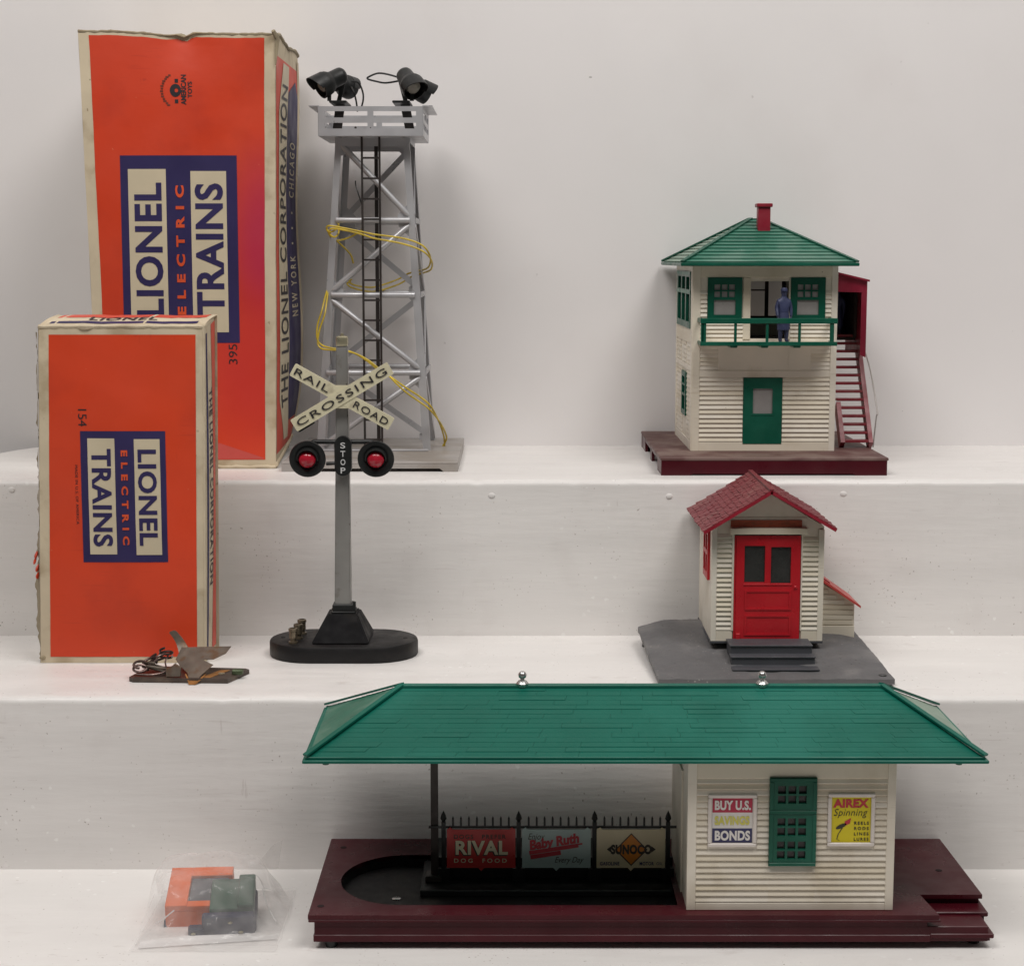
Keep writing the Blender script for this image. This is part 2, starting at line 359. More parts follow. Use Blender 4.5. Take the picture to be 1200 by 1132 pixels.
# ------------------------------------------------------------------ setting: the white steps and the wall behind
Z2, Z1, YA, YB, YW = 11.16, 22.57, 107.0, 125.0, 148.2
def step(z0, z1, yf, yb, seed, rr=.42, cut=False):
    mb = MB(); nx = 240; prof = [(0, z0)]+[(rr-rr*math.cos(R(a)), z1-rr+rr*math.sin(R(a))) for a in range(0, 91, 15)]
    prof += [(1.2, z1)]+[(1.2+(yb-yf-1.2)*q/12, z1) for q in range(1, 13)]
    def fn(i, j):
        x = -75+150*i/nx; d, z = prof[j]
        w = .045*sn(x*.55, seed)+.03*sn(x*2.1, seed+2)
        k = 1 if 0 < j <= 8 else 0
        nick = -.07 if (k and sn(x*3.7, seed+5) > .78) else 0
        if cut and d > 6: x = max(x, -45+3.9*((d-6)/(yb-yf-6))**.6+1.9*max(0, (d-17)/(yb-yf-17))**2)
        return (x, yf+d-(w*k), z+(w*.7+nick)*k)
    vs = [fn(i, j) for j in range(len(prof)) for i in range(nx+1)]
    mb.add(vs, [(j*(nx+1)+i, j*(nx+1)+i+1, (j+1)*(nx+1)+i+1, (j+1)*(nx+1)+i) for j in range(len(prof)-1) for i in range(nx)])
    return structure(mb, 'step', M_step)
step(-11, 0, 84, YA+.3, 1); step(-.3, Z2, YA, YB+.3, 3); step(Z2-.3, Z1, YB, YW+.05, 6, cut=True)
structure(MB().box(-150, 150, 20, 84.2, -12, -11), 'floor', M_step)
top_step = bpy.data.objects['step.002']
for x, z in ((11.35, 21.42), (23.9, 21.6), (-23.6, 21.96), (-36.06, 21.9), (-1.47, 21.48)):
    m = MB(); m.lathe([(.24, -.05), (.20, .02), (.12, .05), (.05, .06), (0, .06)], (x, YB+.0, z), (0, -1, .05), 12, (1.15, .85)); m.build('nail_head', M_step, top_step)
mb = MB()
plan = [(150, YW), (50, YW), (0, YW), (-50, YW), (-150, YW)]
hs = [-5, 20, 60, 120, 165]
vs = [(x, y, z) for z in hs for x, y in plan]; n = len(plan)
mb.add(vs, [(j*n+i, j*n+i+1, (j+1)*n+i+1, (j+1)*n+i) for j in range(len(hs)-1) for i in range(n-1)])
structure(mb, 'wall', M_wall)

# ------------------------------------------------------------------ cartons
def carton_395():
    t = thing('tall_carton', 'tall orange carton with cream edges and crumpled top, standing behind the shorter carton', 'cardboard box', (-24.7, 139, Z1))
    zb, zt = Z1+.02, 54.8
    def k(z): return (z-zb)/(zt-zb)
    def xl(z): return -31.35-.75*k(z)+.02*sn(z*.3, 1)
    def xr(z): return -17.95+.42*k(z)+.02*sn(z*.3, 4)
    def top(x):
        d = zt+.14-.03*(x+24.5)*.55+.025*sn(x*1.3, 3)+.05*sn(x*.6, 1)
        return d-.30*math.exp(-((x+24.2)/.38)**2)-.20*math.exp(-((x+25.6)/1.3)**2)
    def front(x, z, off=0.):
        u = (x-xl(z))/(xr(z)-xl(z)); v = k(z); u = max(0, min(1, u)); vv = max(0, min(1, v))
        b = .30*math.sin(math.pi*u)*math.sin(math.pi*vv)**.6
        dent = .22*math.exp(-((x+24.35)/.9)**2-((z-54.8)/.8)**2)+.22*math.exp(-((x+24.2)/2.2)**2-((z-53.8)/1.5)**2)
        return (x, 132.1+.5*v-b+dent-off, z)
    m = MB()
    def fg(a, v):
        z0 = zb+(zt-zb)*v; x = xl(z0)+(xr(z0)-xl(z0))*a; z = zb+(top(x)-zb)*v
        p = front(x, z); return (x, p[1], z)
    m.grid(fg, 0, 1, 0, 1, 40, 70)
    def xback(z): return -17.62+.16*math.sin((z-28)*.33)-1.0*max(0, 1-(z-zb)/6)**1.5
    def side(u, z, off=0.):
        yf = 132.1+.5*k(z); x = xr(z)+(xback(z)-xr(z))*u+off+.05*math.sin(math.pi*min(1, max(0, u)))*(.5+.5*sn(z*.22, 2)); y = yf+(146.2-yf)*u
        return (x, y, z)
    def ztop_side(u): return top(xr(zt))+.15*math.sin(u*9)-.1*u
    m.grid(lambda u, v: side(u, zb+(.75*u*u)*(1-v)*1.2+(ztop_side(u)-zb)*v), 0, 1, 0, 1, 14, 70)
    m.grid(lambda u, v: (xl(zb+(zt-zb)*v)+.6*u, 132.1+.5*v+(146.2-132.1)*u, zb+(top(-32)-zb)*v), 0, 1, 0, 1, 4, 8)
    m.grid(lambda u, v: (-31.5+(xback(zb+(zt-zb)*v)+31.5)*u, 146.2, zb+(zt+.3-zb)*v), 0, 1, 0, 1, 4, 8)
    m.grid(lambda u, v: (xl(zt)+(xr(zt)-xl(zt))*u, 132.6+13.6*v, top(xl(zt)+(xr(zt)-xl(zt))*u)*(1-v)+(zt+.2)*v-.25*math.sin(math.pi*v)), 0, 1, 0, 1, 30, 6)
    body = m.build('carton_body', M_card, t)
    # rolled, torn paper along the top edges
    m = MB(); pts = []; rr = []
    for i in range(61):
        x = xl(zt)+(xr(zt)-xl(zt))*i/60; p = front(x, top(x)); pts.append((x, p[1]+.05+.03*sn(x*4, 1), top(x)+.02*sn(x*5, 2))); rr.append(.09+.04*abs(sn(x*2.3, 4))+.16*math.exp(-((x+24.35)/.35)**2))
    m.tube(pts, rr, 7)
    pts = [Vector(side(i/14, ztop_side(i/14)))+Vector((0, 0, .06*sn(i*1.1, 3))) for i in range(15)]
    m.tube(pts, [.13+.07*abs(sn(i*.9, 2)) for i in range(15)], 7)
    m.tube([(xr(zt)-.1, 132.2, zt+.25), (xr(zt)+.15, 132.6, zt-.3), (xr(zt)+.08, 132.5, zt-1.2), (xr(zt)+.02, 132.4, zt-2.2)], [.16, .2, .13, .05], 7)
    m.build('torn_rim', M_card_d, t)
    m = MB()
    m.tube([Vector(front(xl(zb)+(xr(zb)-xl(zb))*i/40, zb+.12, .05))+Vector((0, 0, .05*sn(i*.7, 2))) for i in range(41)], [.12+.05*abs(sn(i*.8, 1)) for i in range(41)], 7)
    m.tube([Vector(side(i/10, zb+.3+.8*(i/10)**2)) for i in range(11)], [.16+.05*abs(sn(i*1.8, 1)) for i in range(11)], 7)
    m.build('worn_bottom_edge', M_card, t)
    F = lambda off: (lambda x, z: front(x, z, off))
    m = MB()
    m.grid(lambda a, b: front((-31.33+.02)*(1-a)*1+(-18.72)*a if False else (xl(b)+.80)*(1-a)+(xr(b)-.80)*a, b, .02), 0, 1, 23.25, 54.0, 36, 60)
    m.grid(lambda a, b: front((xl(b)+.80)*(1-a)+(xr(b)-.80)*a, 54.0+(top((xl(b)+.80)*(1-a)+(xr(b)-.80)*a)-.28-54.0)*(b-54), .02), 0, 1, 54, 55, 36, 3)
    pan = m.build('orange_panel', M_stained, t)
    m = MB()   # pale scuffed wedge along the bottom
    m.grid(lambda a, b: front(-24.5+5.6*a, 23.3+(2.0-1.9*a)*b, .03), 0, 1, 0, 1, 14, 3); m.build('scuff', M_scuff, pan)
    m = MB(); m.grid(F(.04), -29.2, -20.5, 32.1, 46.0, 20, 30); lab = m.build('label_panel', M_navy, t)
    m = MB(); m.grid(F(.06), -28.62, -25.78, 33.2, 45.0, 8, 24); m.build('label_strip', M_cream, lab); m = MB(); m.grid(F(.06), -23.95, -21.3, 32.9, 44.85, 8, 24); m.build('label_strip', M_cream, lab)
    m = MB(); text(m, 'LIONEL', -28.2, -26.1, 34.1, 44.0, F(.085), 90, .03, 1.08); m.build('lettering', M_navy, lab)
    m = MB(); text(m, 'TRAINS', -23.65, -21.55, 34.2, 43.95, F(.085), 90, .03, 1.08); m.build('lettering', M_navy, lab)
    m = MB(); text(m, 'ELECTRIC', -25.1, -24.45, 34.2, 43.8, F(.07), 90, .045, 1.9); m.build('lettering', M_orangetext, lab)
    m = MB(); text(m, '395', -21.35, -20.7, 30.5, 32.0, F(.04), 90, .0)
    # stamped maker's emblem with its two words
    text(m, 'AMERICAN', -24.55, -24.15, 49.7, 51.9, F(.04), 90, .03); m.build('stamp', M_black_ink, pan); m = MB(); text(m, 'TOYS', -24.05, -23.72, 50.2, 51.4, F(.04), 90, .03)
    def disc(cx, cz, rx, rz, n=16): return [(cx+rx*math.cos(2*math.pi*i/n), cz+rz*math.sin(2*math.pi*i/n)) for i in range(n)]
    vs, fs = curve_mesh([disc(-24.95, 50.75, .42, .48), disc(-24.88, 50.75, .14, .15)], 0)
    m.add([front(x, z, .04) for x, z, w in vs], fs)
    for dz in (-.75, .75): m.grid(F(.04), -25.0, -24.75, 50.7+dz-.14, 50.7+dz+.14, 1, 1)
    m.build('stamp', M_black_ink, pan)
    m = MB()
    for i in range(14):
        a = R(125+i*8.2); cx = -24.6+1.35*math.cos(a); cz = 50.75+1.35*math.sin(a); 
        m.grid(F(.04), cx-.10-.05*(i % 2), cx+.08, cz-.07, cz+.06, 1, 1)
    m.build('stamp', mat('faded_ink', (.16, .03, .015), .5), pan)
    # printed side
    m = MB(); m.grid(lambda u, z: side(u, z, .02), .03, .93, zb+1.0, 53.4, 12, 60); sp = m.build('side_panel', M_orange2, t)
    def u0(z): return .12+.28*max(0, (z-49)/6)**1.2+.40*max(0, (27.5-z)/5)
    def u1(z): return .44+.14*max(0, (z-49)/6)+.26*max(0, (27.5-z)/5)
    m = MB(); m.grid(lambda a, z: side(u0(z)+(u1(z)-u0(z))*a, z, .05), 0, 1, zb+1.6, 53.2, 4, 60); m.build('side_stripe', M_cream, sp)
    m = MB(); m.grid(lambda a, z: side(u1(z)+(.90-u1(z))*a, z, .06), 0, 1, zb+3, 51.2, 4, 60)
    m.add([side(u1(51.2), 51.2, .06), side(.90, 51.2, .06), side(.80, 52.4, .06)], [(0, 1, 2)]); m.build('side_stripe', M_navy, sp)
    m = MB(); m.grid(lambda a, z: side(.90+.1*a, z, .05), 0, 1, zb+2, 54.2, 2, 60); m.build('side_stripe', M_card, sp)
    ts = lambda off: (lambda a, z: side(u0(z)+(u1(z)-u0(z))*a, z, off))
    tn = lambda off: (lambda a, z: side(u1(z)+(.90-u1(z))*a, z, off))
    m = MB(); text(m, 'THE LIONEL CORPORATION', .13, .9, 26.9, 51.6, ts(.085), 90, .012, 1.1); m.build('lettering', M_black_ink, sp)
    m = MB(); text(m, 'NEW YORK', .25, .75, 33.8, 38.6, tn(.09), 90, .02, 1.6); text(m, 'CHICAGO', .25, .75, 43.2, 47.5, tn(.09), 90, .02, 1.5)
    for z in (39.6, 40.8, 42.0): m.grid(tn(.09), .45, .6, z-.08, z+.08, 1, 1)
    m.build('lettering', M_cream, sp)
carton_395()

def carton_154():
    t = thing('short_carton', 'short orange carton with cream edges and bold 154 print, in front of the tall carton', 'cardboard box', (-26.3, 118, Z2))
    zb, zt = Z2+.02, 33.95
    k = lambda z: (z-zb)/(zt-zb)
    xl = lambda z: -32.05+.55*k(z); xr = lambda z: -20.85+.35*k(z)
    def front(x, z, off=0.):
        u = max(0, min(1, (x-xl(z))/(xr(z)-xl(z)))); v = max(0, min(1, k(z)))
        return (x, 116.4+.3*v-.18*math.sin(math.pi*u)*math.sin(math.pi*v)+.03*sn(z*.6+x*.3, 2)-off, z)
    D = 4.2
    def side(u, z, off=0.):
        x = xr(z)+.02*u+off+.16*math.sin(math.pi*u)*math.sin(math.pi*max(0, k(z)))
        return (x, 116.4+.3*k(z)+D*u, z+.58*u*max(0, k(z)))
    def topf(x, u, off=0.):
        z = zt+.05*sn(x*.8, 4)
        return (x+(.25*u), 116.7+D*u, z+.6*u+.12*math.sin(math.pi*u)+off)
    m = MB()
    m.grid(lambda a, z: front(xl(z)+(xr(z)-xl(z))*a, z+(.05*sn((xl(z)+(xr(z)-xl(z))*a)*.8, 4) if z > zt-.01 else 0)), 0, 1, zb, zt, 24, 40)
    m.grid(lambda u, z: side(u, z), 0, 1, zb, zt, 8, 40)
    m.grid(lambda x, u: topf(x, u), xl(zt), xr(zt), 0, 1, 24, 8)
    m.grid(lambda u, z: (xl(z)-.02, 116.4+.3*k(z)+D*u, z+.58*u*k(z)), 0, 1, zb, zt, 2, 10)
    m.grid(lambda a, z: (xl(z)+(xr(z)-xl(z))*a+.2, 116.7+D, z+.58*k(z)), 0, 1, zb, zt, 2, 8)
    m.grid(lambda a, u: (-32.05+11.2*a, 116.4+D*u, zb), 0, 1, 0, 1, 2, 2)
    m.build('carton_body', M_card, t)
    m = MB()   # rounded worn edges
    m.tube([Vector(front(xl(zt)+(xr(zt)-xl(zt))*i/30, zt, -.06))+Vector((0, 0, -.02+.03*sn(i*.9, 3))) for i in range(31)], [.12+.06*abs(sn(i*.7, 5))**2+(.1 if i in (8, 9) else 0) for i in range(31)], 7)
    m.tube([front(xr(z)-.05, z, -.07) for z in [zb+(zt-zb)*i/30 for i in range(31)]], [.10+.03*abs(sn(i*.8, 2)) for i in range(31)], 7)
    m.tube([Vector(side(i/8, zt))+Vector((-.06, 0, -.04)) for i in range(9)], .13, 7)
    m.tube([Vector(topf(xl(zt), i/8))+Vector((.06, 0, -.05)) for i in range(9)], .13, 7)
    m.build('worn_edge', M_card, t)
    m = MB()   # frayed left flap that has come away from the body
    m.grid(lambda u, z: (xl(z)-.10-.25*u*(1+.45*sn(z*1.3, 3)+.2*sn(z*5, 1))-.20*math.sin(math.pi*min(1, max(0, (z-zb)/9)))*u, 116.75+.8*u, z), 0, 1, zb+.35, zt-.4, 3, 90)
    m.build('loose_flap', M_card_d, t)
    m = MB()
    for (x, z, r_) in ((-32.26, 18.5, .26), (-32.36, 18.1, .2), (-32.2, 17.6, .27), (-32.18, 17.1, .22)):
        m.lathe([(0, -.3), (r_*.8, -.18), (r_, 0), (r_*.6, .2), (0, .3)], (x, 117.0, z), (.3, .2*sn(z*9, 1), 1), 7, (1, .45))
    m.build('torn_tab', M_orange, t)
    m = MB(); m.lathe([(0, -.25), (.3, -.1), (.35, .1), (.2, .3), (0, .35)], (-31.95, 116.6, zb+.35), (1, .2, .3), 9, (1, .6)); m.build('crushed_corner', M_card_d, t)
    F = lambda off: (lambda x, z: front(x, z, off))
    m = MB(); m.grid(lambda a, z: front((xl(z)+.68)*(1-a)+(xr(z)-.55)*a, z, .02), 0, 1, zb+.42, zt-.55, 24, 40); pan = m.build('orange_panel', M_orange, t)
    m = MB(); m.grid(F(.04), -28.9, -23.2, 18.12, 26.98, 16, 24); lab = m.build('label_panel', M_navy, t)
    m = MB(); m.grid(F(.06), -28.42, -26.6, 18.66, 26.5, 6, 20); m.build('label_strip', M_cream, lab); m = MB(); m.grid(F(.06), -25.3, -23.58, 18.62, 26.45, 6, 20); m.build('label_strip', M_cream, lab)
    m = MB(); text(m, 'TRAINS', -28.18, -26.85, 19.2, 25.8, F(.08), -90, .03, 1.08); m.build('lettering', M_navy, lab); m = MB(); text(m, 'LIONEL', -25.08, -23.82, 19.25, 25.75, F(.08), -90, .03, 1.08); m.build('lettering', M_navy, lab)
    m = MB(); text(m, 'ELECTRIC', -26.2, -25.75, 19.3, 25.7, F(.07), -90, .045, 1.9); m.build('lettering', M_orangetext, lab)
    m = MB(); text(m, '154', -29.0, -28.42, 27.3, 28.45, F(.04), -90, .0); text(m, 'MADE IN U.S. OF AMERICA', -29.3, -29.12, 20.7, 24.7, F(.04), -90, .0, 1.1); m.build('stamp', M_black_ink, pan)
    # printed top and right side
    T = lambda off: (lambda x, u: topf(x, u, off))
    m = MB(); m.grid(T(.02), -31.0, -20.9, .60, .99, 12, 3); m.build('top_stripe', M_orange2, t)
    m = MB(); m.grid(T(.02), -31.0, -21.1, .16, .30, 12, 2); m.build('top_stripe', M_navy, t)
    m = MB(); text(m, 'LIONEL', -28.6, -24.0, .36, .60, T(.05), 0, .02, 1.1); m.build('lettering', M_black_ink, t)
    sd = lambda off: (lambda u, z: side(u, z, off))
    m = MB(); m.grid(sd(.02), .60, .99, zb+.4, zt-.3, 3, 20); m.build('side_stripe', M_orange2, t)
    m = MB(); m.grid(sd(.02), .14, .25, zb+.4, zt-.6, 2, 20); m.build('side_stripe', M_navy, t)
    m = MB(); text(m, 'THE LIONEL CORPORATION', .32, .56, 16.2, 29.5, sd(.04), -90, .02, 1.1); m.build('lettering', M_black_ink, t)
carton_154()

# ------------------------------------------------------------------ floodlight tower
def floodlight_tower():
    zb = Z1; zt = 23.3
    t = thing('floodlight_tower', 'silver lattice floodlight tower with black ladder and yellow wires, right of the tall carton', 'toy tower', (-10.9, 139, zb))
    m = MB()
    m.box(-17.25, -4.05, 130.0, 147.5, zt-.13, zt, .05)
    fv = lambda u, v, w: (u, w, v)
    poly = [(-17.25, zb), (-16.2, zb), (-15.9, zb+.25), (-5.4, zb+.25), (-5.1, zb), (-4.05, zb), (-4.05, zt-.12), (-17.25, zt-.12)]
    m.prism(poly, fv, 130.0, 130.14); m.prism(poly, fv, 147.36, 147.5)
    for x in (-17.25, -4.19): m.box(x, x+.14, 130.15, 147.35, zb, zt-.12)
    base = m.build('base', M_silver_d, t)
    m = MB(); m.box(-15.45, -6.6, 137.2, 137.5, zt, zt+.16, .04); m.build('base_rail', M_silver, t)
    bx0, bx1, tx0, tx1 = -15.5, -6.45, -13.7, -8.0; by0, by1, ty0, ty1 = 138.0, 146.2, 138.2, 145.4; zl, zh = zt, 47.8
    def L(fx, fy, z):
        k = (z-zl)/(zh-zl); x0 = bx0+(tx0-bx0)*k; x1 = bx1+(tx1-bx1)*k; y0 = by0+(ty0-by0)*k; y1 = by1+(ty1-by1)*k
        return Vector((x0+(x1-x0)*fx, y0+(y1-y0)*fy, z))
    for fx in (0, 1):
        for fy in (0, 1):
            m = MB(); sx = 1 if fx == 0 else -1; sy = 1 if fy == 0 else -1; w = .62; th = .07
            poly = [(0, 0), (sx*w, 0), (sx*w, sy*th), (sx*th, sy*th), (sx*th, sy*w*.9), (0, sy*w*.9)]
            a = L(fx, fy, zl); b = L(fx, fy, zh)
            vs = [(a.x+p[0], a.y+p[1], a.z) for p in poly]+[(b.x+p[0]*.8, b.y+p[1]*.8, b.z) for p in poly]; n = 6
            m.add(vs, [tuple(range(n))[::-1], tuple(range(n, 2*n))]+[(i, (i+1) % n, n+(i+1) % n, n+i) for i in range(n)])
            m.build('leg', M_silver, t)
    lv = [zl, 29.45, 35.55, 41.35, 47.55]
    for z in lv[1:]:
        for fy in (0, 1):
            a = L(0, fy, z); b = L(1, fy, z); y = -.06 if fy == 0 else .06; m = MB()
            if z > 47: m.beam(a+Vector((.3, y, -.2)), b+Vector((-.3, y, -.2)), .16, .62)
            else: m.lathe([(.22, 0), (.25, .06), (.25, (b-a).length-.86), (.22, (b-a).length-.8)], a+Vector((.4, y+.05, 0)), (1, 0, 0), 12, (.9, .9))
            m.build('cross_beam', M_silver, t)
        for fx in (0, 1):
            a = L(fx, 0, z); b = L(fx, 1, z); m = MB(); m.beam(a+Vector((0, .3, 0)), b+Vector((0, -.3, 0)), .12, .42); m.build('cross_beam', M_silver, t)
    for i in range(4):
        z0, z1 = lv[i]+.35, lv[i+1]-.38
        for fy in (0, 1):
            up = ((i % 2 == 0) == (fy == 0)); up = (i in (0, 2)) if fy == 0 else (i in (1, 3))
            y = .10 if fy == 0 else -.10
            a = L(0, fy, z0 if up else z1)+Vector((.45, y, 0)); b = L(1, fy, z1 if up else z0)+Vector((-.45, y, 0))
            m = MB(); m.beam(a, b, .14, .46, (0, 1, 0)) if False else m.beam(a, b, .46, .12, (0, -1, 0))
            if fy == 0:
                d = (b-a); m.lathe([(.12, 0), (.21, .3), (.21, d.length-.3), (.12, d.length)], a+Vector((0, -.02, 0)), d, 10)
            m.build('diagonal_brace', M_silver, t)
            fr = lambda u, v, w: (u, w, v)
            for q, sx in ((a, 1), (b, -1)):
                m = MB()
                top = q.z > (z0+z1)/2; sz = -1 if top else 1
                g = [(q.x-sx*.35, q.z-sz*.35), (q.x+sx*.85, q.z-sz*.35), (q.x+sx*.85, q.z+sz*.1), (q.x+sx*.1, q.z+sz*.85), (q.x-sx*.35, q.z+sz*.85)]
                m.prism(g, fr, q.y+.02, q.y+.07); m.build('gusset_plate', M_silver, t)
        for fx in (0, 1):
            up = (i+fx) % 2 == 0
            a = L(fx, 0, z0 if up else z1)+Vector((0, .4, 0)); b = L(fx, 1, z1 if up else z0)+Vector((0, -.4, 0))
            m = MB(); m.beam(a, b, .10, .4); m.build('diagonal_brace', M_silver, t)
    # ladder in front, black conduit behind it
    yl = 137.55
    lad = MB()
    for x in (-11.62, -10.26): lad.beam((x, yl, zt), (x, yl, 47.9), .17, .12, (0, 1, 0))
    lad = lad.build('ladder', M_darkrail, t)
    for i in range(15):
        z = 24.2+i*1.565; m = MB(); m.beam((-11.55, yl, z), (-10.33, yl, z), .10, .15); m.build('rung', M_darkrail, lad)
    m = MB()
    for a, b in ((23.3, 47.4),): m.beam((-10.95, 143.2, a), (-10.95, 143.2, b), .30, .12, (0, 1, 0))
    m.build('conduit', M_darkrail, t)
    # platform
    x0, x1, y0, y1, za, zc = -14.85, -6.85, 136.6, 145.6, 47.72, 49.95
    m = MB(); m.box(x0, x1, y0, y1, za, za+.12, .03); plat = m.build('platform', M_silver, t)
    m = MB(); xm = (x0+x1)/2; e = .42
    holes = []
    for hx0, hx1 in ((x0+e*1.2, xm-.23), (xm+.23, x1-e*1.2)):
        holes += [rect(hx0+.0, hx1, za+.55, za+.98), rect(hx0, hx1, za+1.38, za+1.86)]
    plate(m, rect(x0, x1, za, zc), holes, lambda u, v, w: (u, w, v), y0-.06, y0+.02); m.build('railing', M_silver, plat)
    m = MB(); plate(m, rect(x0, x1, za, zc), holes, lambda u, v, w: (u, w, v), y1-.02, y1+.06); m.build('railing', M_silver, plat)
    ym = (y0+y1)/2; hs = []
    for a, b in ((y0+.6, ym-.25), (ym+.25, y1-.6)): hs += [rect(a, b, za+.55, za+.98), rect(a, b, za+1.38, za+1.86)]
    for x in (x0, x1):
        m = MB(); plate(m, rect(y0+.03, y1-.03, za, zc), hs, lambda u, v, w: (w, u, v), x-.04, x+.04); m.build('railing', M_silver, plat)
        m = MB(); s_ = -1 if x == x0 else 1; m.beam((x+s_*.36, y0+.1, zc+.04), (x+s_*.36, y1-.1, zc+.04), .78, .07); m.build('railing', M_silver, plat)
    # floodlights
    def lamp(c, d, k_=1.12):
        c = Vector(c); d = Vector(d).normalized(); o = c-d*.75*k_
        m = MB()
        m.lathe([(r_*k_, h_*k_*.86) for r_, h_ in [(0, -.42), (.22, -.40), (.42, -.30), (.56, -.12), (.60, .08), (.61, .9), (.66, 1.0), (.80, 1.25), (.86, 1.6), (.88, 2.1), (.80, 2.12), (.76, 1.6), (.70, 1.3), (0, 1.22)]], o, d, 24)
        b = m.build('floodlight', M_black, t)
        # brow over the lens: the hood is longer above
        m = MB(); q = d.to_track_quat('Z', 'Y'); up = q.inverted() @ Vector((0, 0, 1)); an = math.atan2(up.y, up.x); vs = []
        for i in range(15):
            a = an+R(-98+14*i); k = .18+.52*math.cos(R(-98+14*i)/1.15)
            for rr, h in ((.87, 1.5), (.885, 2.05+k), (.83, 2.05+k), (.81, 1.5)): vs.append(o+q @ Vector((rr*math.cos(a), rr*math.sin(a), h*.86))*k_)
        fs = [(i*4+j, i*4+(j+1) % 4, (i+1)*4+(j+1) % 4, (i+1)*4+j) for i in range(14) for j in range(4)]+[(0, 1, 2, 3), (56, 57, 58, 59)]
        m.add(vs, fs); m.build('hood', M_black, b)
        m = MB(); m.lathe([(r_*k_, h_*k_*.86) for r_, h_ in [(.28, 1.15), (.32, 1.3), (.50, 1.5), (.54, 1.72), (.46, 1.95), (.25, 2.1), (0, 2.14)]], o, d, 16); m.build('bulb', M_bulb, b)
        return b
    lamp((-13.85, 137.6, 52.0), (-.84, -.45, -.48)); lamp((-13.45, 140.9, 51.95), (.46, .87, -.10), 1.05)
    lamp((-7.95, 137.6, 51.95), (.46, -.74, -.62)); lamp((-7.65, 140.8, 51.75), (.80, .46, -.34), 1.05)
    # brackets
    for s_, xc in ((-1, -13.3), (1, -8.45)):
        m = MB()
        m.beam((xc-s_*(-.5), 140.0, 48.0), (xc+s_*.1, 139.2, 50.3), .72, .12, (0, 1, 0))
        m.build('strut', M_darkrail, t)
        m = MB(); m.box(xc-.75, xc+.6, 136.9, 141.0, 50.25, 50.42, .04)
        m.beam((xc+.2*s_, 138.8, 50.4), (xc+.25*s_*-1, 138.8, 52.2), .34, .10, (0, 1, 0)); m.beam((xc+.75*s_, 137.2, 50.4), (xc+.75*s_, 137.3, 51.6), .3, .1, (0, 1, 0))
        m.build('bracket', M_black, t)
    for x, y in ((-12.0, 136.8), (-10.85, 136.8)):
        m = MB(); m.lathe([(.0, -.04), (.09, -.04), (.10, .03), (0, .05)], (x, y0-.02, za+.62), (0, -1, 0), 8); m.build('rivet', M_darkrail, plat)
    # wires
    W = [smooth_path([(-12.39, 138, 51.94), (-11.87, 138, 51.85), (-11.59, 138.5, 51.21), (-11.6, 139, 50.6), (-11.85, 139.5, 49.9)]), smooth_path([(-12.5, 139, 51.6), (-12.25, 138.6, 51.1), (-12.12, 139, 50.4), (-12.1, 139.5, 49.8)]),
         smooth_path([(-8.7, 139.6, 52.35), (-9.69, 140, 52.67), (-10.49, 140, 52.76), (-11.2, 140, 52.5), (-11.3, 140, 52.33), (-10.7, 140, 52.16), (-9.9, 140, 52.03), (-8.8, 139.6, 52.15)]),
         smooth_path([(-11.60, 138, 41.9), (-11.71, 138, 42.56), (-11.96, 138, 43.35), (-12.17, 138.2, 44.01), (-12.2, 138.2, 44.4)])]
    for p, r in zip(W, (.07, .07, .075, .05)): m = MB(); m.tube(p, r, 7); m.build('black_wire', M_black, t)
    w1 = [(-13.78, 140, 41.41), (-13.67, 137.5, 40.71), (-14.03, 137, 40.44), (-14.37, 137.2, 40.6), (-14.22, 137, 40.9), (-13.21, 136.8, 40.76), (-11.54, 136.6, 40.43), (-10.54, 136.4, 40.23), (-8.58, 136.6, 39.97), (-7.26, 136.6, 39.58), (-6.6, 136.8, 39.06), (-6.38, 138, 38.34), (-6.73, 141, 37.65), (-7.72, 145, 37.35), (-8.63, 146.6, 37.13), (-9.55, 146.8, 36.64), (-10.93, 145.5, 36.15), (-11.81, 145, 36.02), (-12.82, 143, 36.26), (-13.24, 143, 36.54), (-13.0, 143, 36.7)]
    w1b = [(x+.05+.22*math.sin(i*.6), y-.1, z-.28-.12*math.sin(i*.9)) for i, (x, y, z) in enumerate(w1)]
    w2 = [(-14.38, 137.3, 40.7), (-14.2, 138, 40.12), (-13.87, 140, 39.81), (-13.08, 141, 40.02), (-12.39, 141, 40.36), (-11.96, 141.5, 40.77), (-12.06, 142, 41.59)]
    w3 = [(-13.94, 140, 39.81), (-13.38, 140.5, 39.27), (-12.89, 141, 38.67), (-12.69, 141, 37.99)]
    w4 = [(-14.5, 138.3, 36.0), (-14.68, 137.5, 35.16), (-14.84, 137, 34.31), (-15.17, 136.8, 33.19), (-15.16, 136.6, 32.14), (-14.74, 136.4, 31.68), (-14.04, 136, 31.51), (-13.1, 135.8, 31.38), (-12.22, 135.6, 31.13), (-11.22, 135.4, 30.55), (-10.23, 135.3, 29.76), (-9.57, 135.2, 29.44), (-8.91, 135.2, 28.98), (-8.07, 135.4, 28.37), (-7.17, 135.8, 27.74), (-6.45, 136, 27.12), (-6.03, 137, 26.3), (-5.72, 139, 25.23), (-5.5, 140.8, 24.09), (-5.47, 141.2, zt)]
    w5 = [(x+.18*math.sin(i*.8)+.04, y-.05, z-.16-.16*math.sin(i*.55)) if i < len(w4)-1 else (x-.15, y-.1, z) for i, (x, y, z) in enumerate(w4)]
    for w in (w1, w1b, w2, w3, w4, w5): m = MB(); m.tube(smooth_path(w, 5), .072, 7); m.build('yellow_wire', M_yellow, t)
floodlight_tower()

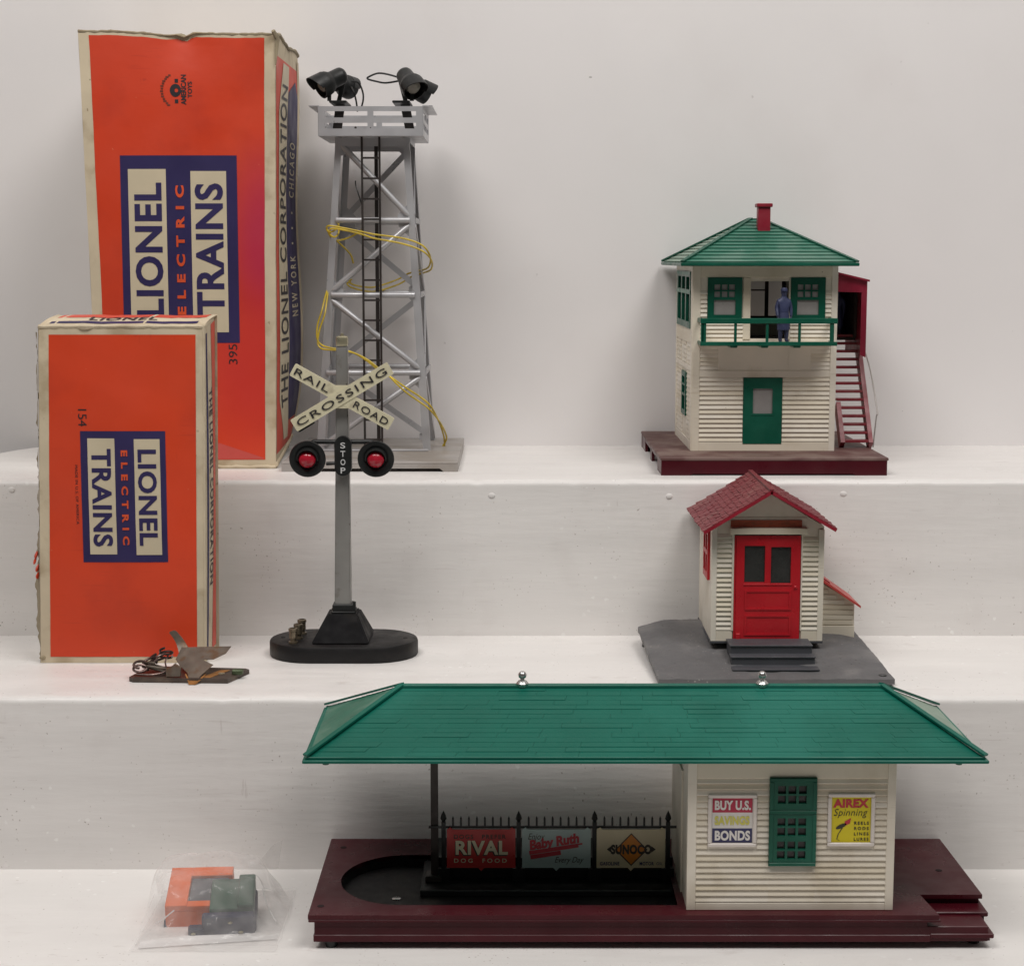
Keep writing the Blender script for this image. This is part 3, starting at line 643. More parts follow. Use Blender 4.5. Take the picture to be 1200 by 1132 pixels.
# ------------------------------------------------------------------ railroad crossing signal
def stadium(cx, cy, hl, r, n=14, sq=1.):
    return [(cx+hl+r*sq*math.cos(a), cy+r*math.sin(a)) for a in [R(-90+180*i/n) for i in range(n+1)]]+[(cx-hl+r*sq*math.cos(a), cy+r*math.sin(a)) for a in [R(90+180*i/n) for i in range(n+1)]]
def crossing_signal():
    zb = Z2
    t = thing('crossing_signal', 'railroad crossing signal with cream crossbuck, two red lamps and round ended black base', 'toy signal', (-11.5, 119.3, zb))
    m = MB(); cx, cy = -11.68, 119.2; layers = [(0, -.06), (.10, 0), (.95, 0), (1.10, -.08), (1.16, -.25)]; vs = []; n = None
    for h, o in layers:
        ring = stadium(cx, cy, 2.1, 3.05+o, 14); n = len(ring); vs += [(x, y, zb+h) for x, y in ring]
    fs = [(i*n+j, i*n+(j+1) % n, (i+1)*n+(j+1) % n, (i+1)*n+j) for i in range(4) for j in range(n)]+[tuple(range(n))[::-1], tuple(range(4*n, 5*n))]
    m.add(vs, fs); base = m.build('base', M_black_dusty, t)
    zt = zb+1.16
    m = MB()
    for x, y in ((-15.9, 119.2), (-7.4, 119.0)): m.lathe([(.16, 0), (.16, .015)], (x, y, zt), (0, 0, 1), 12)
    m.build('screw_hole', mat('hole_black', (.006, .006, .006), .9), base)
    m = MB(); b0, b1, t0, t1 = -13.72, -9.72, -12.72, -10.62
    vs = [(b0, 116.9, zt), (b1, 116.9, zt), (b1, 121.3, zt), (b0, 121.3, zt), (t0, 118.2, 14.15), (t1, 118.2, 14.15), (t1, 120.5, 14.15), (t0, 120.5, 14.15)]
    bm = bmesh.new(); bv = [bm.verts.new(v) for v in vs]
    for f in [(0, 3, 2, 1), (4, 5, 6, 7), (0, 1, 5, 4), (1, 2, 6, 5), (2, 3, 7, 6), (3, 0, 4, 7)]: bm.faces.new([bv[i] for i in f])
    bmesh.ops.bevel(bm, geom=bm.edges[:], offset=.10, segments=2, affect='EDGES'); m.bm(bm); m.build('pedestal', mat('pedestal_black', (.006, .0055, .0065), .45, var=.2, vscale=50, dirt=((.016, .013, .011), .6, 40, .58), spec=.06), t)
    m = MB(); m.box(-12.45, -10.82, 118.45, 120.1, 14.1, 14.3, .04); m.box(-12.4, -10.95, 118.55, 120.0, 14.3, 14.75, .05); m.beam((-10.88, 118.7, 14.1), (-10.88, 118.7, 14.95), .16, .2); m.build('collar', M_black, t)
    m = MB(); z0, z1 = 14.4, 32.5; cxp = -11.62
    ring = lambda h, z, x: [(x-h, 119.3-h, z), (x+h, 119.3-h, z), (x+h, 119.3+h, z), (x-h, 119.3+h, z)]
    bm = bmesh.new(); bv = [bm.verts.new(v) for v in ring(.56, z0, -11.70)+ring(.385, z1, -11.56)]
    for f in [(0, 3, 2, 1), (4, 5, 6, 7), (0, 1, 5, 4), (1, 2, 6, 5), (2, 3, 7, 6), (3, 0, 4, 7)]: bm.faces.new([bv[i] for i in f])
    bmesh.ops.bevel(bm, geom=bm.edges[:], offset=.06, segments=2, affect='EDGES'); m.bm(bm); m.build('post', M_post, t)
    m = MB(); m.box(-11.96, -11.16, 118.9, 119.7, 32.5, 33.2, .12); m.lathe([(.12, 0), (.1, .16), (0, .2)], (-11.56, 119.3, 33.2), (0, 0, 1), 10); m.build('post_cap', M_brass, t)
    # crossbuck
    cxz = (-11.53, 29.12); yb = 118.55
    def board(ang, y, name):
        ca, sa = math.cos(R(ang)), math.sin(R(ang))
        return lambda u, v, w: (cxz[0]+u*ca-v*sa, y-w, cxz[1]+u*sa+v*ca)
    hl, hw = 3.82, .46
    fa = board(-29.3, yb, 'a'); fb = board(30.8, yb-.045, 'b')
    def chamf(h, w, c): return [(-h+c, -w), (h-c, -w), (h, -w+c), (h, w-c), (h-c, w), (-h+c, w), (-h, w-c), (-h, -w+c)]
    m = MB(); m.prism(chamf(hl, hw, .06), fa, 0, .2); A = m.build('sign_board', M_crossbuck, t)
    m = MB(); m.prism(chamf(hl+.02, hw, .06), fb, 0, .2); B = m.build('sign_board', M_crossbuck, t)
    f0 = board(0, yb, 'c')
    for s_ in (1, -1): m = MB(); m.prism([(-.62, .78*s_), (.62, .78*s_), (.25, .2*s_), (-.25, .2*s_)], f0, .005, .19); m.build('sign_web', M_crossbuck, t)
    m = MB(); text(m, 'RAIL', -3.6, -1.0, -.24, .24, lambda u, v, w: fa(u, v, w+.2), 0, .0, 1.15, 0, .05); m.build('raised_lettering', M_black_ink, A); m = MB(); text(m, 'ROAD', .95, 3.55, -.24, .24, lambda u, v, w: fa(u, v, w+.2), 0, .0, 1.15, 0, .05); m.build('raised_lettering', M_black_ink, A)
    m = MB(); text(m, 'CROSSING', -3.55, 3.5, -.24, .24, lambda u, v, w: fb(u, v, w+.2), 0, .0, 1.2, 0, .05); m.build('raised_lettering', M_black_ink, B)
    m = MB(); m.prism([(-hl+.1, -hw-.12), (-hl+1.3, -hw-.12), (-hl+1.3, -hw), (-hl, -hw)], fb, -.05, .1); m.build('sign_back_bar', M_black, B)
    # lamp arm, plate, lamps
    m = MB(); m.tube([(-13.6, 119.0, 26.0), (-9.55, 119.0, 26.0)], .17, 10); m.tube([(-13.9, 119.1, 25.75), (-13.55, 119.0, 26.0)], .16, 8); m.tube([(-9.6, 119.0, 26.0), (-9.2, 119.1, 25.75)], .16, 8)
    m.tube([(-12.7, 118.9, 24.5), (-12.1, 118.8, 24.55)], .13, 8); m.build('lamp_arm', M_black, t)
    m = MB(); vs = [(x, z) for z, x in []]
    poly = [(z_, x_) for x_, z_ in []]
    st = [(-11.5+y_, 25.1+x_) for x_, y_ in stadium(0, 0, .78, .58, 10)]
    m.prism(st, lambda u, v, w: (u, w, v), 118.2, 118.75); pl = m.build('stop_plate', M_black, t)
    m = MB()
    for i, ch in enumerate('STOP'):
        z = 26.03-i*.57; text(m, ch, -11.5-.165, -11.5+.165, z-.40, z, lambda u, v, w: (u, 118.2-w, v), 0, .012, 1, 0, .03)
    m.build('raised_lettering', M_white_letter, pl)
    for x in (-13.89, -9.24):
        m = MB(); c = (x, 117.9, 24.92); ax = (0, -1, -.04)
        m.lathe([(0, -1.2), (.35, -1.15), (.5, -.8), (.6, -.35), (1.18, -.22), (1.25, -.12), (1.22, .0), (1.05, .03), (.78, -.06), (.72, -.12), (.70, -.3), (0, -.3)], c, ax, 36)
        b = m.build('signal_lamp', M_black, t)
        m = MB(); m.lathe([(.55, -.3), (.58, .0), (.56, .16), (.45, .34), (.25, .46), (0, .50)], c, ax, 24); m.build('red_lens', M_redlens, b)
        m = MB(); q = Vector(ax).normalized().to_track_quat('Z', 'Y'); vs = []
        up = q.inverted() @ Vector((0, 0, 1)); an = math.atan2(up.y, up.x)
        for i in range(17):
            a = an+R(-100+12.5*i); k = .50*max(0, math.cos(R(-100+12.5*i)/1.12))
            for rr, h in ((.80, -.05), (.72, k), (.66, k), (.70, -.05)): vs.append(Vector(c)+q @ Vector((rr*math.cos(a), rr*math.sin(a), h)))
        m.add(vs, [(i*4+j, i*4+(j+1) % 4, (i+1)*4+(j+1) % 4, (i+1)*4+j) for i in range(16) for j in range(4)]+[(0, 1, 2, 3), (64, 65, 66, 67)]); m.build('visor', M_black, b)
    for x, y in ((-14.98, 117.4), (-14.80, 118.8), (-14.72, 120.3)):
        m = MB(); m.lathe([(.32, 0), (.32, .12), (.2, .14), (.2, .3), (.27, .34), (.27, .82), (.32, .86), (.32, 1.02), (.22, 1.06), (.20, .9), (0, .88)], (x, y, zt), (0, 0, 1), 12); m.build('terminal_nut', M_brown_terminal, t)
crossing_signal()

# ------------------------------------------------------------------ clapboard wall helper
def clap(parent, m, x0, x1, z0, z1, n, y, axis='x', lip=.10):
    """lapped boards, one part each, on a wall facing -y (axis x) or facing -x (axis y)"""
    h = (z1-z0)/n
    key = ('board', m.name, round(x1-x0, 3), round(h, 4), axis, lip)
    if key not in BOX_CACHE:
        L2 = (x1-x0)/2; b = MB(); vs = []
        for e in (-L2, L2):
            for d, zz in ((0, -h/2+.055), (-lip, -h/2+.05), (-lip*1.05, -h/2+.085), (-.015, h/2-.005), (0, h/2)):
                vs.append((e, d, zz) if axis == 'x' else (d, e, zz))
        b.add(vs, [(0, 1, 2, 3, 4), (9, 8, 7, 6, 5)]+[(i, (i+1) % 5, 5+(i+1) % 5, 5+i) for i in range(5)])
        BOX_CACHE[key] = b.mesh('board', m, ang=20)
    org = ORG[parent.name]
    for i in range(n):
        o = bpy.data.objects.new('board', BOX_CACHE[key]); C.objects.link(o); o.parent = parent
        zc = z0+h*(i+.5); p = ((x0+x1)/2, y, zc) if axis == 'x' else (y, (x0+x1)/2, zc)
        o.location = ((p[0]-org[0])*S, (p[1]-org[1])*S, (p[2]-org[2])*S)
fx = lambda u, v, w: (u, w, v)      # plate facing the front
fy_ = lambda u, v, w: (w, u, v)     # plate facing sideways

# ------------------------------------------------------------------ toy figure (one skinned body)
FIG = {}
def figure_mesh():
    V = [(0, 0, 1.95), (0, .0, 2.5), (0, .02, 3.05), (0, .0, 3.42), (0, 0, 3.62), (0, -.03, 3.86), (0, -.02, 4.08)]
    rad = [.38, .36, .41, .26, .15, .235, .225]
    E = [(0, 1), (1, 2), (2, 3), (3, 4), (4, 5), (5, 6)]
    def chain(root, pts, rs):
        p = root
        for q, r in zip(pts, rs): V.append(q); rad.append(r); E.append((p, len(V)-1)); p = len(V)-1
    for s_ in (-1, 1):
        chain(2, [(s_*.42, .03, 3.2), (s_*.56, .02, 2.65), (s_*.55, -.22 if s_ < 0 else -.1, 2.15), (s_*.54, -.3 if s_ < 0 else -.12, 1.95)], [.19, .155, .12, .11])
        chain(0, [(s_*.2, 0, 1.6), (s_*.23, -.03, .95), (s_*.24, .02, .3), (s_*.25, -.02, .1), (s_*.28, -.32, .07)], [.28, .21, .15, .14, .11])
    me = bpy.data.meshes.new('body'); me.from_pydata([tuple(c*S for c in v) for v in V], E, [])
    o = bpy.data.objects.new('body', me); C.objects.link(o)
    sk = o.modifiers.new('skin', 'SKIN'); sv = me.skin_vertices[0].data
    for i, r in enumerate(rad): sv[i].radius = (r*S*1.16, r*S*1.1*(.72 if i in (0, 1, 2, 3) else .95)); sv[i].use_root = (i == 0)
    sb = o.modifiers.new('sub', 'SUBSURF'); sb.levels = 2; sb.render_levels = 2
    dg = bpy.context.evaluated_depsgraph_get(); out = bpy.data.meshes.new_from_object(o.evaluated_get(dg))
    bpy.data.objects.remove(o); out.polygons.foreach_set('use_smooth', [True]*len(out.polygons))
    out.materials.clear(); out.materials.append(M_blue); return out
def toy_figure(label, loc, rz, group):
    t = thing('toy_figure', label, 'figurine', loc, group); t.rotation_euler = (0, 0, rz); t.scale = (.98, .98, .95)
    ORG[t.name] = (0, 0, 0)
    if 'b' not in FIG: FIG['b'] = figure_mesh()
    b = bpy.data.objects.new('body', FIG['b']); C.objects.link(b); b.parent = t
    m = MB(); m.lathe([(.20, 3.92), (.255, 3.96), (.265, 4.1), (.20, 4.24), (0, 4.26)], (0, 0, 0), (0, 0, 1), 16); m.lathe([(0, 3.97), (.25, 3.98), (.25, 4.01), (0, 4.03)], (0, -.17, 0), (0, 0, 1), 14, (1, .8)); m.build('cap', M_blue, t)
    m = MB()
    m.lathe([(.05, 0), (.04, .06), (0, .09)], (0, -.235, 3.82), (0, -1, -.3), 8); m.lathe([(.03, 0), (.0, .03)], (-.085, -.215, 3.88), (0, -1, 0), 8); m.lathe([(.03, 0), (.0, .03)], (.085, -.215, 3.88), (0, -1, 0), 8)
    m.box(-.07, .07, -.235, -.2, 3.70, 3.725)
    for s_ in (-1, 1): m.lathe([(.06, -.02), (.06, .02), (0, .03)], (s_*.22, -.02, 3.84), (s_, 0, 0), 8)
    m.build('face', M_blue, t)
    m = MB()     # coat skirt and belt
    m.lathe([(.50, .95), (.50, 1.45), (.48, 1.75), (.43, 2.1), (.39, 2.35), (.41, 2.36), (.41, 2.45), (.39, 2.46), (0, 2.5)], (0, 0, 0), (0, 0, 1), 18, (1.0, .78)); m.build('coat_skirt', M_blue, t)
    for s_ in (-1, 1):
        m = MB(); hx, hy, hz = s_*.54, (-.3 if s_ < 0 else -.12), 1.95
        m.lathe([(0, 0), (.10, .03), (.12, .14), (.09, .24), (0, .28)], (hx, hy, hz+.04), (0, -.25, -1), 10, (.6, 1))
        for i in range(4): m.tube([(hx, hy-.09+.05*i-.03, hz-.18), (hx-.01*s_, hy-.11+.05*i-.04, hz-.28-.02*(i in (1, 2))), (hx-.05*s_, hy-.10+.05*i-.03, hz-.34-.03*(i in (1, 2)))], .026, 6)
        m.tube([(hx-s_*.05, hy-.08, hz-.06), (hx-s_*.09, hy-.15, hz-.14), (hx-s_*.08, hy-.17, hz-.21)], .028, 6)
        m.build('hand', M_blue, t)
    return t

# ------------------------------------------------------------------ two storey switch tower
def switch_tower():
    t = thing('switch_tower', 'two storey ivory switch tower with green hip roof, balcony and outside stairs', 'toy building', (19.3, 138, Z1))
    zb, zf = Z1, 23.88
    bx0, bx1, by0, by1 = 10.93, 27.7, 127.75, 147.6
    m = MB(); m.box(bx0, bx1, by0, by1, zf-.22, zf, .05); top = m.build('base_deck', M_maroon_dusty, t)
    m = MB(); m.prism([(bx0+.05, zb), (bx0+2.2, zb), (bx0+2.4, zb+.12), (bx1-2.6, zb+.12), (bx1-2.4, zb), (bx1-.1, zb), (bx1-.1, zf-.2), (bx0+.05, zf-.2)], fx, by0+.04, by0+.24)
    m.prism([(bx0+.05, zb), (bx1-.1, zb), (bx1-.1, zf-.2), (bx0+.05, zf-.2)], fx, by1-.3, by1-.1)
    m.box(bx1-.35, bx1-.12, by0+.25, by1-.31, zb, zf-.2)
    for a, b in ((by0+.25, 131.5), (136.8, 138.2), (143.6, by1-.31)): m.box(bx0+.07, bx0+.3, a, b, zb, zf-.2)
    m.box(bx0+.08, bx0+.26, by0+.25, by1-.31, zf-.5, zf-.22); m.build('base_skirt', M_maroon, t)
    x0, x1, y0, y1, zt = 13.66, 24.48, 132.4, 145.0, 38.05
    # front wall: openings for lower door, upper doorway and the two upper windows
    holes = [rect(17.53, 20.47, 24.43, 29.44), rect(17.97, 20.85, 32.4, 36.7), rect(14.72, 17.32, 34.0, 36.98), rect(20.98, 23.58, 34.0, 36.98)]
    m = MB(); plate(m, rect(x0, x1, zf, zt), holes, fx, y0, y0+.2); m.build('wall', M_siding, t)
    m = MB(); plate(m, rect(x0, x1, zf, zt), [rect(16.5, 22.3, 33.5, 36.9)], fx, y1-.2, y1); m.build('wall', M_siding, t)
    m = MB(); plate(m, rect(y0+.2, y1-.2, zf, zt), [rect(133.5, 143.9, 33.2, 37.35), rect(136.4, 139.6, 26.3, 29.6)], fy_, x0, x0+.2); m.build('wall', M_siding, t)
    m = MB(); plate(m, rect(y0+.2, y1-.2, zf, zt), [rect(136.9, 140.6, 32.4, 36.9)], fy_, x1-.2, x1); m.build('wall', M_siding, t)
    m = MB(); m.box(x0+.21, x1-.21, y0+.21, y1-.21, 31.9, 32.1); m.build('upper_floor', M_dark_in, t)
    m = MB(); m.box(x0+.21, x1-.21, y0+.21, y1-.21, zf+.01, zf+.1); m.build('lower_floor', M_dark_in, t)
    # trim
    def trim(a, b, c, d, k=.09): piece('trim', M_siding, t, a, b, y0-k, y0-.001, c, d, .02)
    trim(x0-.03, 14.2, zf, zt, .1); trim(24.05, x1+.03, zf, zt, .1)
    trim(14.2, 24.05, zf, 24.56); trim(14.2, 24.05, 29.5, 30.0); trim(14.2, 24.05, 37.0, zt)
    trim(17.4, 17.96, 32.35, 36.98, .07); trim(20.86, 20.97, 32.35, 36.98, .07)
    # boards
    clap(t, M_siding, 14.2, 17.5, 24.56, 29.5, 14, y0); clap(t, M_siding, 20.5, 24.05, 24.56, 29.5, 14, y0)
    clap(t, M_siding, 14.2, 15.6, 30.0, 31.9, 6, y0, lip=.06); clap(t, M_siding, 22.6, 24.05, 30.0, 31.9, 6, y0, lip=.06)
    piece('trim', M_siding, t, 15.6, 22.6, y0-.05, y0-.002, 30.0, 31.95, .01)
    piece('trim', M_siding, t, 20.9, 20.94, y0-.075, y0-.052, 30.1, 31.6)
    clap(t, M_siding, 14.2, 17.4, 32.15, 34.0, 6, y0); clap(t, M_siding, 20.98, 24.05, 32.15, 34.0, 6, y0)
    clap(t, M_siding, 14.2, 14.7, 34.0, 36.0, 6, y0); clap(t, M_siding, 23.6, 24.05, 34.0, 36.0, 6, y0)
    # lower door
    m = MB(); plate(m, rect(17.53, 20.47, 24.43, 29.44), [rect(18.24, 19.76, 26.71, 28.66)], fx, y0-.12, y0+.06); d = m.build('door', M_green, t)
    m = MB(); plate(m, rect(18.14, 19.86, 26.6, 28.76), [rect(18.26, 19.74, 26.74, 28.64)], fx, y0-.15, y0-.121); m.build('pane_frame', M_green, d)
    m = MB(); m.box(18.2, 19.8, y0-.02, y0+.0, 26.68, 28.7); m.build('pane', M_frost, d)
    # upper windows
    for a in (14.72, 20.98):
        b = a+2.6; m = MB(); hs = []
        for i in range(3):
            for j in range(2): hs.append(rect(a+.50+.55*i, a+.94+.55*i, 35.52+.52*j, 35.94+.52*j))
        hs.append(rect(a+.48, b-.5, 34.2, 35.3))
        plate(m, rect(a, b, 33.85, 36.98), hs, fx, y0-.14, y0+.05); w = m.build('window', M_green, t)
        m = MB(); m.box(a+.3, b-.3, y0-.02, y0+.0, 34.1, 36.7); m.build('pane', M_frost, w)
    # back window mullions seen through the doorway
    m = MB(); plate(m, rect(16.3, 22.5, 33.3, 37.1), [rect(16.7, 18.42, 33.7, 35.75), rect(18.92, 20.8, 33.7, 35.75), rect(16.7, 18.42, 35.87, 36.7), rect(18.92, 20.8, 35.87, 36.7), rect(21.1, 22.2, 33.7, 36.7)], fx, y1-.32, y1-.21); m.build('back_window', M_dark_in, t)
    # left side
    m = MB(); piece('trim', M_siding, t, x0-.1, x0-.001, y0-.05, 133.3, zf, zt, .02); piece('trim', M_siding, t, x0-.1, x0-.001, 144.3, y1, zf, zt, .02)
    piece('trim', M_siding, t, x0-.09, x0-.001, 133.3, 144.3, zf, 24.56, .02); piece('trim', M_siding, t, x0-.09, x0-.001, 133.3, 144.3, 37.4, zt, .02); piece('trim', M_siding, t, x0-.09, x0-.001, 133.3, 144.3, 32.0, 33.15, .02); piece('trim', M_siding, t, x0-.09, x0-.001, 133.3, 144.3, 29.9, 30.3, .02)
    clap(t, M_siding, 133.3, 136.3, 24.56, 29.9, 15, x0, 'y', .06); clap(t, M_siding, 139.7, 144.3, 24.56, 29.9, 15, x0, 'y', .06)
    for a, b in ((133.4, 136.2), (137.0, 140.2), (141.0, 144.2)): clap(t, M_siding, a, b, 30.3, 32.0, 5, x0, 'y', .06)
    m = MB(); hs = []
    for i in range(3):
        c = 133.95+i*3.3; hs += [rect(c, c+2.5, 33.6, 35.7), rect(c, c+2.5, 36.05, 37.0)]
    plate(m, rect(133.35, 144.0, 33.1, 37.4), hs, fy_, x0-.16, x0+.05); w = m.build('window', M_green, t)
    m = MB(); m.box(x0-.19, x0-.161, 133.3, 144.05, 37.15, 37.42); m.box(x0-.19, x0-.161, 133.3, 144.05, 35.72, 36.0); m.build('window_frame', M_green_dust_sheen, w)
    m = MB(); plate(m, rect(136.4, 139.6, 26.2, 29.6), [rect(136.9, 139.1, 27.9, 28.5), rect(136.9, 139.1, 28.65, 29.2), rect(136.9, 139.1, 26.6, 27.7)], fy_, x0-.14, x0+.05); w = m.build('window', M_green, t)
    # balcony
    m = MB(); m.box(14.05, 24.05, 130.0, y0-.11, 32.05, 32.2, .02); bal = m.build('balcony_floor', M_siding, t)
    m = MB(); m.box(13.95, 24.1, 129.85, 130.05, 31.98, 32.28, .03); m.box(13.95, 24.1, 129.8, 130.1, 33.62, 34.02, .04)
    for x in (13.97, 23.83): m.box(x, x+.26, 130.1, y0-.12, 33.66, 33.98, .03); m.box(x+.02, x+.2, 130.06, y0-.12, 31.99, 32.26, .02)
    rl = m.build('balcony_rail', M_green, t)
    for x in (14.08, 16.45, 18.8, 21.2, 23.55, 13.99): m = MB(); w_ = .30 if x in (14.08, 23.55) else .2; m.box(x, x+w_, 129.87, 130.04, 32.28, 33.62, .02); m.build('baluster', M_green, rl)
    for x in (16.2, 18.5, 20.9): m = MB(); m.box(x, x+.55, 130.1, y0-.13, 31.82, 32.04, .06); m.build('balcony_bracket', M_green_dark, t)
    # roof
    ex0, ex1, ey0, ey1, ez = 12.5, 25.72, 130.4, 147.8, 38.1
    rx0, rx1, ry, rz = 18.75, 19.5, 138.8, 41.42
    m = MB(); m.box(ex0, ex1, ey0, ey1, ez-.26, ez, .05); m.build('eave', M_green, t)
    def roof_faces(mat_front, mat_side, nrow, ex0, ex1, ey0, ey1, ez, rx0, rx1, ry0, ry1, rz, inset=.25, lap=.10):
        ca = [(ex0+inset, ey0+inset), (ex1-inset, ey0+inset), (ex1-inset, ey1-inset), (ex0+inset, ey1-inset)]; ra = [(rx0, ry0), (rx1, ry0), (rx1, ry1), (rx0, ry1)]
        for k in range(4):
            a, b = ca[k], ca[(k+1) % 4]; c, d = ra[(k+1) % 4], ra[k]
            nrm = (Vector((b[0]-a[0], b[1]-a[1], 0)).cross(Vector((d[0]-a[0], d[1]-a[1], rz-ez)))).normalized()
            if nrm.z < 0: nrm = -nrm
            A, B, D, Cc = Vector((*a, ez)), Vector((*b, ez)), Vector((*d, rz)), Vector((*c, rz))
            for i in range(nrow):
                f0, f1 = i/nrow, (i+1)/nrow
                p0, p1 = A.lerp(D, f0), B.lerp(Cc, f0); q0, q1 = A.lerp(D, f1), B.lerp(Cc, f1)
                mb_ = MB(); lo = nrm*lap; hi = nrm*.01
                mb_.add([p0+lo, p1+lo, q1+hi, q0+hi, p0-nrm*.03, p1-nrm*.03], [(0, 1, 2, 3), (4, 5, 1, 0)]); 
                mb_.add([p0-nrm*.03, p1-nrm*.03, q1-nrm*.03, q0-nrm*.03], [(0, 3, 2, 1)])
                mb_.build('shingle_course', mat_front if k in (0, 2) else mat_side, t, 15)
    roof_faces(M_green_dust_sheen, M_green_sheen, 13, ex0, ex1, ey0, ey1, ez, rx0, rx1, ry, ry+.7, rz)
    for (px, py), (qx, qy) in (((ex0, ey0), (rx0, ry)), ((ex1, ey0), (rx1, ry)), ((ex0, ey1), (rx0, ry+.7)), ((ex1, ey1), (rx1, ry+.7))):
        m = MB(); p = Vector((px, py, ez+.02)); q = Vector((qx, qy, rz+.08)); p = p.lerp(q, .02); m.beam(p, q, .34, .14); m.build('hip_cap', M_green, t)
    m = MB(); m.beam((rx0-.1, ry+.35, rz+.03), (rx1+.1, ry+.35, rz+.03), .9, .12); m.build('hip_cap', M_green, t)
    m = MB(); m.box(18.98, 19.92, 136.3, 137.3, 39.7, 42.32, .03); m.box(18.85, 20.06, 136.15, 137.45, 42.32, 42.6, .04); m.build('chimney', M_chimney, t)
    # stair hood on the right wall
    m = MB()
    m.prism([(x1+.01, 37.55), (27.85, 36.75), (27.85, 36.6), (x1+.01, 37.4)], lambda u, v, w: (u, w, v), 137.0, 145.2); m.build('stair_hood_roof', M_darkred, t)
    m = MB(); m.prism([(x1+.01, 35.85), (27.72, 35.75), (27.72, 36.62), (x1+.01, 37.4)], fx, 137.3, 137.5); m.prism([(27.28, 30.9), (27.72, 30.7), (27.72, 35.75), (27.28, 35.77)], fx, 137.3, 137.5); m.box(27.52, 27.72, 137.5, 144.8, 30.9, 36.6); m.build('stair_hood', M_darkred, t)
    m = MB(); m.box(x1+.01, 27.51, 144.5, 144.8, 31.9, 36.7); m.box(x1+.01, 27.51, 140.6, 144.49, 31.9, 32.1); m.box(27.3, 27.51, 140, 144.49, 32.1, 36.4); m.build('stair_landing', M_dark_in, t)
    # stairs
    a = Vector((27.75, 134.6, zf+.05)); b = Vector((27.75, 141.2, 32.4))
    for x, a_, b_ in ((27.72, 0, 1), (25.55, 0, .36)):
        m = MB(); p = a.lerp(b, a_); q = a.lerp(b, b_); p.x = q.x = x; m.beam(p+Vector((0, .1, .1)), q, .34, 1.0, (0, 0, 1)); m.build('stringer', M_stair, t)
    n = 14
    for i in range(n):
        f = (i+.5)/n; p = a.lerp(b, f); piece('tread', M_stair, t, 25.45, 27.85, p.y-.40, p.y+.40, p.z+.06, p.z+.26, .02)
    m = MB(); m.tube(smooth_path([(28.0, 134.9, zf), (28.22, 135.0, 26.2), (28.32, 135.1, 26.45), (28.3, 135.6, 27.2), (28.1, 137.6, 30.0), (27.7, 141.0, 32.9)], 5), .055, 7); m.build('hand_rail', M_rod, t)
switch_tower()
toy_figure('blue toy figure standing on the switch tower balcony, in front of its open doorway', (20.3, 131.25, 32.21), R(8), 'blue toy railway figures')
toy_figure('blue toy figure half hidden under the crimson stair hood of the switch tower', (26.2, 141.6, 32.11), R(-15), 'blue toy railway figures')

